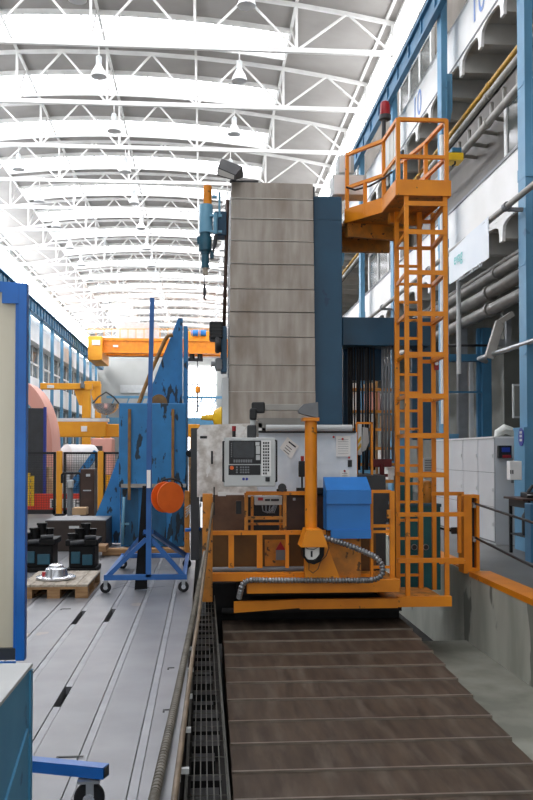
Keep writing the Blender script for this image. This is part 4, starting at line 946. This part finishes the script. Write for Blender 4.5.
# storage racks seen behind the machine
t = thing('storage_rack', 'orange beam storage rack seen through the gap behind the machine', 'rack', tuple(at(372, 500, 20)))
b = B(); b.rb(348, 380, 350, 505, 20, .1); b.rb(396, 380, 398, 505, 20, .1); b.rb(376, 380, 378, 505, 20, .1); b.build('upright', 'pole_brown', t)
for y in (388, 410, 428, 447, 463, 480):
    b = B(); b.rb(346, y, 398, y+3, 19.9, .1); b.build('beam', 'orange_worn', t)
i = 0
for (a, c, d, e, m, lab) in ((352, 383, 359, 388, 'white_paint', 'white carton on the top beam of the rack'), (366, 383, 375, 388, 'cardboard', 'tan carton on the top beam of the rack'), (352, 392, 360, 410, 'white_paint', 'tall white carton on the second rack beam'), (368, 392, 380, 410, 'pink', 'pinkish carton on the second rack beam'), (382, 393, 395, 410, 'light_grey', 'grey carton on the second rack beam'), (351, 414, 375, 428, 'paper', 'long white carton on the third rack beam'), (384, 415, 395, 428, 'cardboard', 'tan carton on the third rack beam'), (381, 449, 387, 463, 'paper', 'small white carton low on the rack'), (388, 467, 395, 480, 'paper', 'small white carton lowest on the rack')):
    b = B(); b.rb(a, c, d, e, 20.05, .5, .02); single('carton', b, m, lab, 'carton')
b = B(); b.rb(352, 492, 398, 520, 20, .6, .02); single('steel_chest', b, 'dark_grey', 'dark grey chest on the floor under the storage rack', 'chest')
# ================================================================== LEFT WALL, END WALL, FAR HALL
b = B(); b.box(XL-.3, XL, -6, 112, 0, 16.7); struct('wall_left', b, 'wall_light')
for i in range(19):
    y = 14.6+5*i
    b = B(); b.box(XL+.01, XL+.05, y, y+4.7, 13.0, 16.2); w = struct('window_%d' % (70+i), b, 'clerestory_glass')
    b = B()
    for j in range(5): b.box(XL+.05, XL+.1, y+j*1.15-.03, y+j*1.15+.03, 13.0, 16.2)
    b.build('window_frame', 'truss_white', w)
b = B()
b.box(XL, -13.2, 10, 110, 10.3, 11.7); b.box(XL, -13.2, 10, 110, 5.8, 7.5)
struct('wall_left_fascia', b, 'fascia_white')
b = B(); b.box(XL+.02, -13.9, 10, 110, 7.5, 10.3); b.box(XL+.02, -13.9, 10, 110, 2.6, 5.8); struct('window_95', b, 'dim_glass')
b = B()
for k in range(40):
    y = 14+2.5*k; b.box(-13.9, -13.82, y, y+.15, 7.5, 10.3); b.box(-13.9, -13.82, y, y+.15, 2.6, 5.8)
b.box(-13.9, -13.82, 10, 110, 8.8, 8.95); struct('trim_5', b, 'white_paint')
b = B(); b.box(-13.0, -12.5, 5, 110, 12.0, 12.75); b.box(-13.1, -12.3, 5, 110, 12.75, 12.85)
for k in range(80): b.box(-12.5, -12.42, 5+1.25*k, 5.1+1.25*k, 12.0, 12.75)
struct('trim_6', b, 'girder_blue')
for y in [9.4+5*k for k in range(20)]:
    b = B(); b.box(-12.9, -12.65, y, y+.25, 0, 12.0); struct('column', b, 'steel_blue')
b = B(); b.box(XL-.3, 13, 111, 111.4, 0, 18); struct('wall_far', b, 'far_wall')
b = B(); b.box(-2.0, 1.6, 110.85, 110.95, 1.5, 12.6); w = struct('window_96', b, 'window_glass')
b = B()
for k in range(7): b.box(-2.0+.6*k-.05, -2.0+.6*k+.05, 110.7, 110.85, 1.5, 12.6)
for k in range(6): b.box(-2.0, 1.6, 110.7, 110.85, 1.5+2.2*k-.06, 1.5+2.2*k+.06)
b.build('window_frame', 'light_grey', w)
b = B(); b.box(-10.5, -3.0, 110.8, 110.95, 6.2, 7.6); b.box(-10.5, -3.0, 110.8, 110.95, 9.2, 10.2); struct('window_97', b, 'light_grey')
b = B(); b.box(-12, 1.5, 108.8, 109.4, 5.0, 6.0); b.box(-12, 6, 108.8, 109.4, 8.4, 8.7)
for k in range(8): b.bar((-12+1.8*k, 109, 6.0), (-11+1.8*k, 109, 8.5), .15)
struct('trim_7', b, 'steel_blue')
# overhead bridge crane
t = thing('bridge_crane', 'orange overhead travelling crane spanning the hall at the far end', 'crane', tuple(at(150, 348, 84)))
b = B(); x0, x1, z0, z1 = rect(88, 338, 216, 354, 84); b.box(x0, 4.8, 84, 85.2, z0+.1, z1-.2); b.box(x0, 4.8, 87, 88.2, z0+.1, z1-.2); b.box(x0, 4.8, 83.8, 84, z1-.25, z1); b.box(x0, 4.8, 83.8, 84, z0, z0+.2); b.build('girder', 'orange', t)
b = B(); b.rb(88, 336, 102, 360, 83.2, 6, .05); b.build('end_carriage', 'yellow', t)
each('nameplate', 'white_paint', t, [lambda b: b.rb(92, 340, 100, 345, 83.1, .1), lambda b: b.rb(113, 345, 118, 347, 83.75, .1)])
b = B(); b.rb(184, 331, 216, 340, 85, 2, .1); b.build('trolley', 'yellow', t)
for px in (194, 202):
    b = B(); p = at(px, 333, 84.5); b.cyl((p.x-.3, 84.5, p.z), (p.x+.4, 84.5, p.z), .32, n=14); b.build('hoist_motor', 'bin_blue', t)
b = B(); b.rb(118, 322, 158, 339, 86, 2.5, .05); b.build('trolley_housing', 'light_grey', t)
b = B()
for x in range(88, 216, 8): b.bar(at(x, 338, 83.9), at(x, 329, 83.9), .06)
b.bar(at(88, 329, 83.9), at(216, 329, 83.9), .06); b.build('walkway_rail', 'yellow', t)
b = B(); b.rb(187, 358, 203, 361, 85, .6, .05); b.cyl(at(192, 354, 85), at(192, 359, 85), .25, n=12); b.cyl(at(200, 354, 85), at(200, 359, 85), .25, n=12); b.build('pulley_block', 'dark_grey', t)
t = thing('crane_hook_block', 'orange hook block hanging on a rope from the far overhead crane', 'hook', tuple(at(198, 392, 84)))
b = B(); b.rb(195, 386, 200.5, 393, 84.3, .4, .1); b.build('block', 'orange', t)
b = B(); b.cyl(at(197.5, 360, 84.5), at(197.5, 386, 84.5), .05, n=6); b.build('wire_rope', 'dark_grey', t)
b = B(); b.cyl(at(197.5, 393, 84.5), at(197.5, 412, 84.5), .09, n=6); b.build('hook', 'dark_grey', t)
# yellow jib cranes along the left bays
t = thing('jib_crane', 'yellow jib crane with long arm and gusseted pillar beyond the pink casting', 'crane', tuple(at(85, 470, 42)))
b = B(); b.rb(40, 383, 92, 389.5, 42, .35, .02); b.build('jib_arm', 'yellow', t)
b = B(); b.rb(82, 385, 90, 470, 42.05, .4, .03); b.build('pillar', 'yellow', t)
b = B(); b.pprism([(74, 390), (84, 390), (84, 406), (79, 405)], 42.1, .3); b.build('gusset', 'yellow', t)
b = B(); b.rb(80, 383, 84, 388, 41.7, .4, .03); b.build('hoist_motor', 'mid_grey', t)
b = B(); b.rb(47, 385, 54, 388, 41.97, .05); b.build('nameplate', 'white_paint', t)
t = thing('jib_crane', 'short yellow bracket crane just behind the long yellow jib arm', 'crane', tuple(at(98, 470, 46)))
b = B(); b.rb(84, 381, 100, 387, 46, .4, .03); b.build('jib_arm', 'yellow', t)
b = B(); b.rb(95, 383, 100, 470, 46.05, .5, .03); b.pprism([(89, 387), (96, 387), (96, 401), (93, 400)], 46.1, .3); b.build('pillar', 'yellow', t)
t = thing('gantry_beam', 'long yellow box beam on legs behind the mesh fence', 'gantry crane', tuple(at(80, 500, 34)))
b = B(); b.rb(54, 421.5, 106, 437, 34, .6, .03); b.rb(106, 424, 200, 437, 34.1, .5, .03); b.build('beam', 'yellow', t)
b = B(); b.rb(104, 437, 110, 500, 34.1, .4); b.rb(190, 437, 196, 500, 34.1, .4); b.rb(50, 437, 56, 500, 34.1, .4); b.build('leg', 'yellow', t)
b = B(); b.rb(81, 426, 87, 431.5, 33.95, .06); b.build('nameplate', 'white_paint', t)
b = B(); b.rb(54, 418, 108, 421.5, 34.0, .5); b.build('cover_strip', 'white_paint', t)
# pink casting
t = thing('turbine_casting', 'huge salmon pink curved casting behind the blue-framed screen', 'casting', tuple(at(35, 505, 27)))
def arcp(cx, cy, rx, ry, a0, a1, n): return [(cx+rx*math.cos(math.radians(a0+(a1-a0)*i/n)), cy-ry*math.sin(math.radians(a0+(a1-a0)*i/n))) for i in range(n+1)]
b = B(); b.pprism([(54, 490)]+arcp(17, 447, 35, 67, 0, 90, 12)+[(0, 380), (0, 398)]+arcp(17, 447, 24, 49, 90, 0, 10)+[(42, 490)], 27, 1.6); b.build('rim', 'pink', t)
b = B(); b.pprism([(0, 490), (0, 408)]+arcp(15, 450, 27, 42, 90, 0, 8)+[(42, 490)], 27.9, .8); b.build('flange', 'pink', t)
t = thing('casting_block', 'small salmon pink casting beyond the fence beside the blue angle plate', 'casting', tuple(at(103, 480, 31)))
b = B(); b.rb(91, 438, 112, 475, 31, 1, .05); b.build('body', 'pink', t)
b = B(); b.rb(95, 446, 102, 453, 30.9, .1); b.build('port', 'dark_grey', t)
t = thing('cover_board', 'dark grey upright board standing before the pink casting', 'board', tuple(at(35, 505, 25.5)))
b = B(); b.rb(10, 408, 44, 500, 25.5, .08, .01); b.build('panel', 'dark_grey', t)
b = B(); b.rb(43.5, 407, 45.5, 500, 25.45, .12); b.build('edge_frame', 'sign_blue', t)
# white tank, boxes, red board with letters
t = thing('white_tank', 'white horizontal cylinder tank behind the black mesh fence', 'tank', tuple(at(78, 490, 29)))
b = B(); p = at(66, 458, 29); q = at(92, 458, 29.6); b.tube([p+(p-q).normalized()*.2, p, q, q+(q-p).normalized()*.2], [.25, .45, .45, .25], 20); b.build('shell', 'white_paint', t)
b = B(); b.rb(70, 468, 73, 505, 29.2, .3); b.rb(86, 468, 89, 505, 29.4, .3); b.build('saddle', 'mid_grey', t)
for nm, r_, lab in (('lower', (30, 478, 52, 494), 'tan cardboard box behind the mesh fence, lower of two'), ('upper', (28, 467, 49, 477.5), 'tan cardboard box behind the mesh fence, upper of two')):
    b = B(); b.rb(*r_, 25.6 if nm == 'lower' else 25.8, .6, .02); single('cardboard_box', b, 'cardboard', lab, 'box')
t = thing('red_board', 'low red barrier board with white letter tiles behind the fence', 'board', tuple(at(60, 512, 24.6)))
b = B(); b.rb(20, 494, 92, 511, 24.6, .15); b.build('panel', 'red_board', t)
b = B(); b.rb(20, 512, 92, 515.5, 24.5, .25); b.build('base_rail', 'black', t)
b = B()
for x0 in (50, 61, 73): b.rb(x0, 499, x0+8, 508, 24.56, .05)
b.build('letter_tile', 'white_paint', t)
for x0, ch in ((50.8, 'L'), (63.5, 'I'), (74.5, 'F')):
    p = at(x0, 507.2, 24.54); text('lettering', ch, 'black', t, p, (1, 0, 0), (0, 0, 1), .31)
b = B(); p = at(27, 508, 24)
t = thing('yellow_stand', 'small yellow ladder stand beside the cardboard boxes', 'stand', tuple(p))
b = B(); b.rb(27, 473, 29.5, 506, 24, .08); b.rb(31, 476, 33.5, 506, 24, .08); b.build('upright', 'yellow_paint', t)
b = B()
for y in (477, 483, 489, 495): b.rb(27, y, 33, y+2.5, 24.02, .06)
b.build('rung', 'yellow_paint', t)
# mesh fence panels and their posts
def fence(a, b_, lab):
    t = thing('mesh_fence', lab, 'fence', tuple(at((a+b_)/2, 514, 22.5)))
    b = B(); b.rb(a, 452, b_, 454.3, 22.5, .06); b.rb(a, 510, b_, 514, 22.5, .06)
    b.rb(a, 452, a+2.2, 515, 22.5, .06); b.rb(b_-2.2, 452, b_, 515, 22.5, .06); b.build('frame', 'black', t)
    b = B(); x0, x1, z0, z1 = rect(a+1, 453, b_-1, 512, 22.53)
    k = 0
    while x0+k*.06 < x1: b.bar((x0+k*.06, 22.53, z0), (x0+k*.06, 22.53, z1), .006); k += 1
    k = 0
    while z0+k*.06 < z1: b.bar((x0, 22.53, z0+k*.06), (x1, 22.53, z0+k*.06), .006); k += 1
    b.build('mesh', 'black', t)
fence(24, 55.5, 'black mesh fence panel in front of the cardboard boxes')
fence(63.5, 97, 'black mesh fence panel in front of the white tank')
fence(103, 122, 'black mesh fence panel next to the blue angle plate')
for px, lab in ((59, 'yellow fence post between the two black mesh panels'), (100.3, 'yellow fence post beside the dark brown cabinet and angle plate')):
    t = thing('fence_post', lab, 'post', tuple(at(px, 515, 22.4)))
    b = B(); b.rb(px-2.6, 451, px+2.6, 515, 22.4, .13, .01); b.build('post', 'yellow', t)
    b = B(); b.rb(px-4.5, 514, px+4.5, 516.4, 22.3, .25); b.build('foot_plate', 'black', t)
t = thing('hand_truck', 'black tubular hand truck with grey mast behind the black box', 'hand truck', tuple(at(70, 515, 21)))
b = B(); b.tube([at(62, 483, 21), at(62, 475, 21), at(64, 473, 21), at(79, 473, 21), at(80.5, 475, 21), at(80.5, 512, 21)], .03, 8); b.build('handle', 'black', t)
b = B(); b.cyl(at(70, 482, 21), at(70, 516, 21), .07, n=12); b.build('mast', 'mid_grey', t)
b = B(); b.rb(67.5, 480, 72.5, 488, 20.9, .2, .02); b.build('grip_block', 'light_grey', t)
t = thing('brown_cabinet', 'tall dark brown metal cabinet behind the black box', 'cabinet', tuple(at(87, 516, 20)))
b = B(); b.rb(80.5, 469, 94, 517, 20, .5, .01); b.build('body', 'brown_dark', t)
each('handle', 'light_grey', t, [lambda b: b.rb(86, 474, 90, 476.5, 19.97, .03), lambda b: b.rb(83, 490, 91, 491, 19.98, .03)])
b = B(); b.rb(72, 508, 86, 515, 19, .4, .01); single('wooden_crate', b, 'cardboard', 'small tan wooden crate standing behind the black box', 'crate')
t = thing('blue_prop', 'blue inclined steel prop leaning behind the fence and brown cabinet', 'prop', tuple(at(80, 500, 26.5)))
b = B(); b.bar(at(72, 486, 26.5), at(97, 452, 26.5), .25, .2); b.build('beam', 'plate_blue', t)
b = B(); b.pprism([(70, 500), (84, 500), (84, 480), (72, 482)], 26.6, .3); b.build('foot', 'plate_blue', t)
t = thing('ladle_bowl', 'grey steel bowl hung above the yellow gantry beam', 'bowl', tuple(at(106, 412, 33)))
b = B(); p = at(106, 404, 33); b.lathe((p.x, p.y, p.z-.42), [(.06, 0), (.3, .1), (.46, .26), (.52, .42), (.48, .42), (.3, .2), (.05, .08)], 24); b.build('shell', 'tin', t)
b = B(); b.tube([p+Vector((-.5, 0, 0)), p+Vector((-.3, 0, .25)), p+Vector((0, 0, .45)), p+Vector((.3, 0, .25)), p+Vector((.5, 0, 0))], .03, 8); b.build('handle', 'dark_grey', t)
# ================================================================== LIGHT, WORLD, CAMERA
w = bpy.data.worlds.new('World'); SC.world = w; w.use_nodes = True
bg = w.node_tree.nodes['Background']; bg.inputs['Color'].default_value = (.94, .97, 1.0, 1); bg.inputs['Strength'].default_value = 1.0
cam = bpy.data.cameras.new('Camera'); co = bpy.data.objects.new('Camera', cam); COL.objects.link(co)
cam.sensor_fit = 'VERTICAL'; cam.sensor_height = 36; cam.lens = F/800*36; cam.shift_y = (PY0-400)/800; cam.clip_start = .05; cam.clip_end = 500
R = Matrix((RT, UP, -FW)).transposed(); co.matrix_world = Matrix.Translation(EYE) @ R.to_4x4()
SC.camera = co
vs = SC.view_settings; vs.view_transform = 'Standard'; vs.look = 'None'; vs.exposure = 0.1; vs.gamma = 1; vs.use_curve_mapping = False
SC.cycles.max_bounces = 8; SC.cycles.diffuse_bounces = 5; SC.cycles.sample_clamp_indirect = 4; SC.cycles.use_denoising = True
for o in SC.objects:
    if '_o' in o: del o['_o']
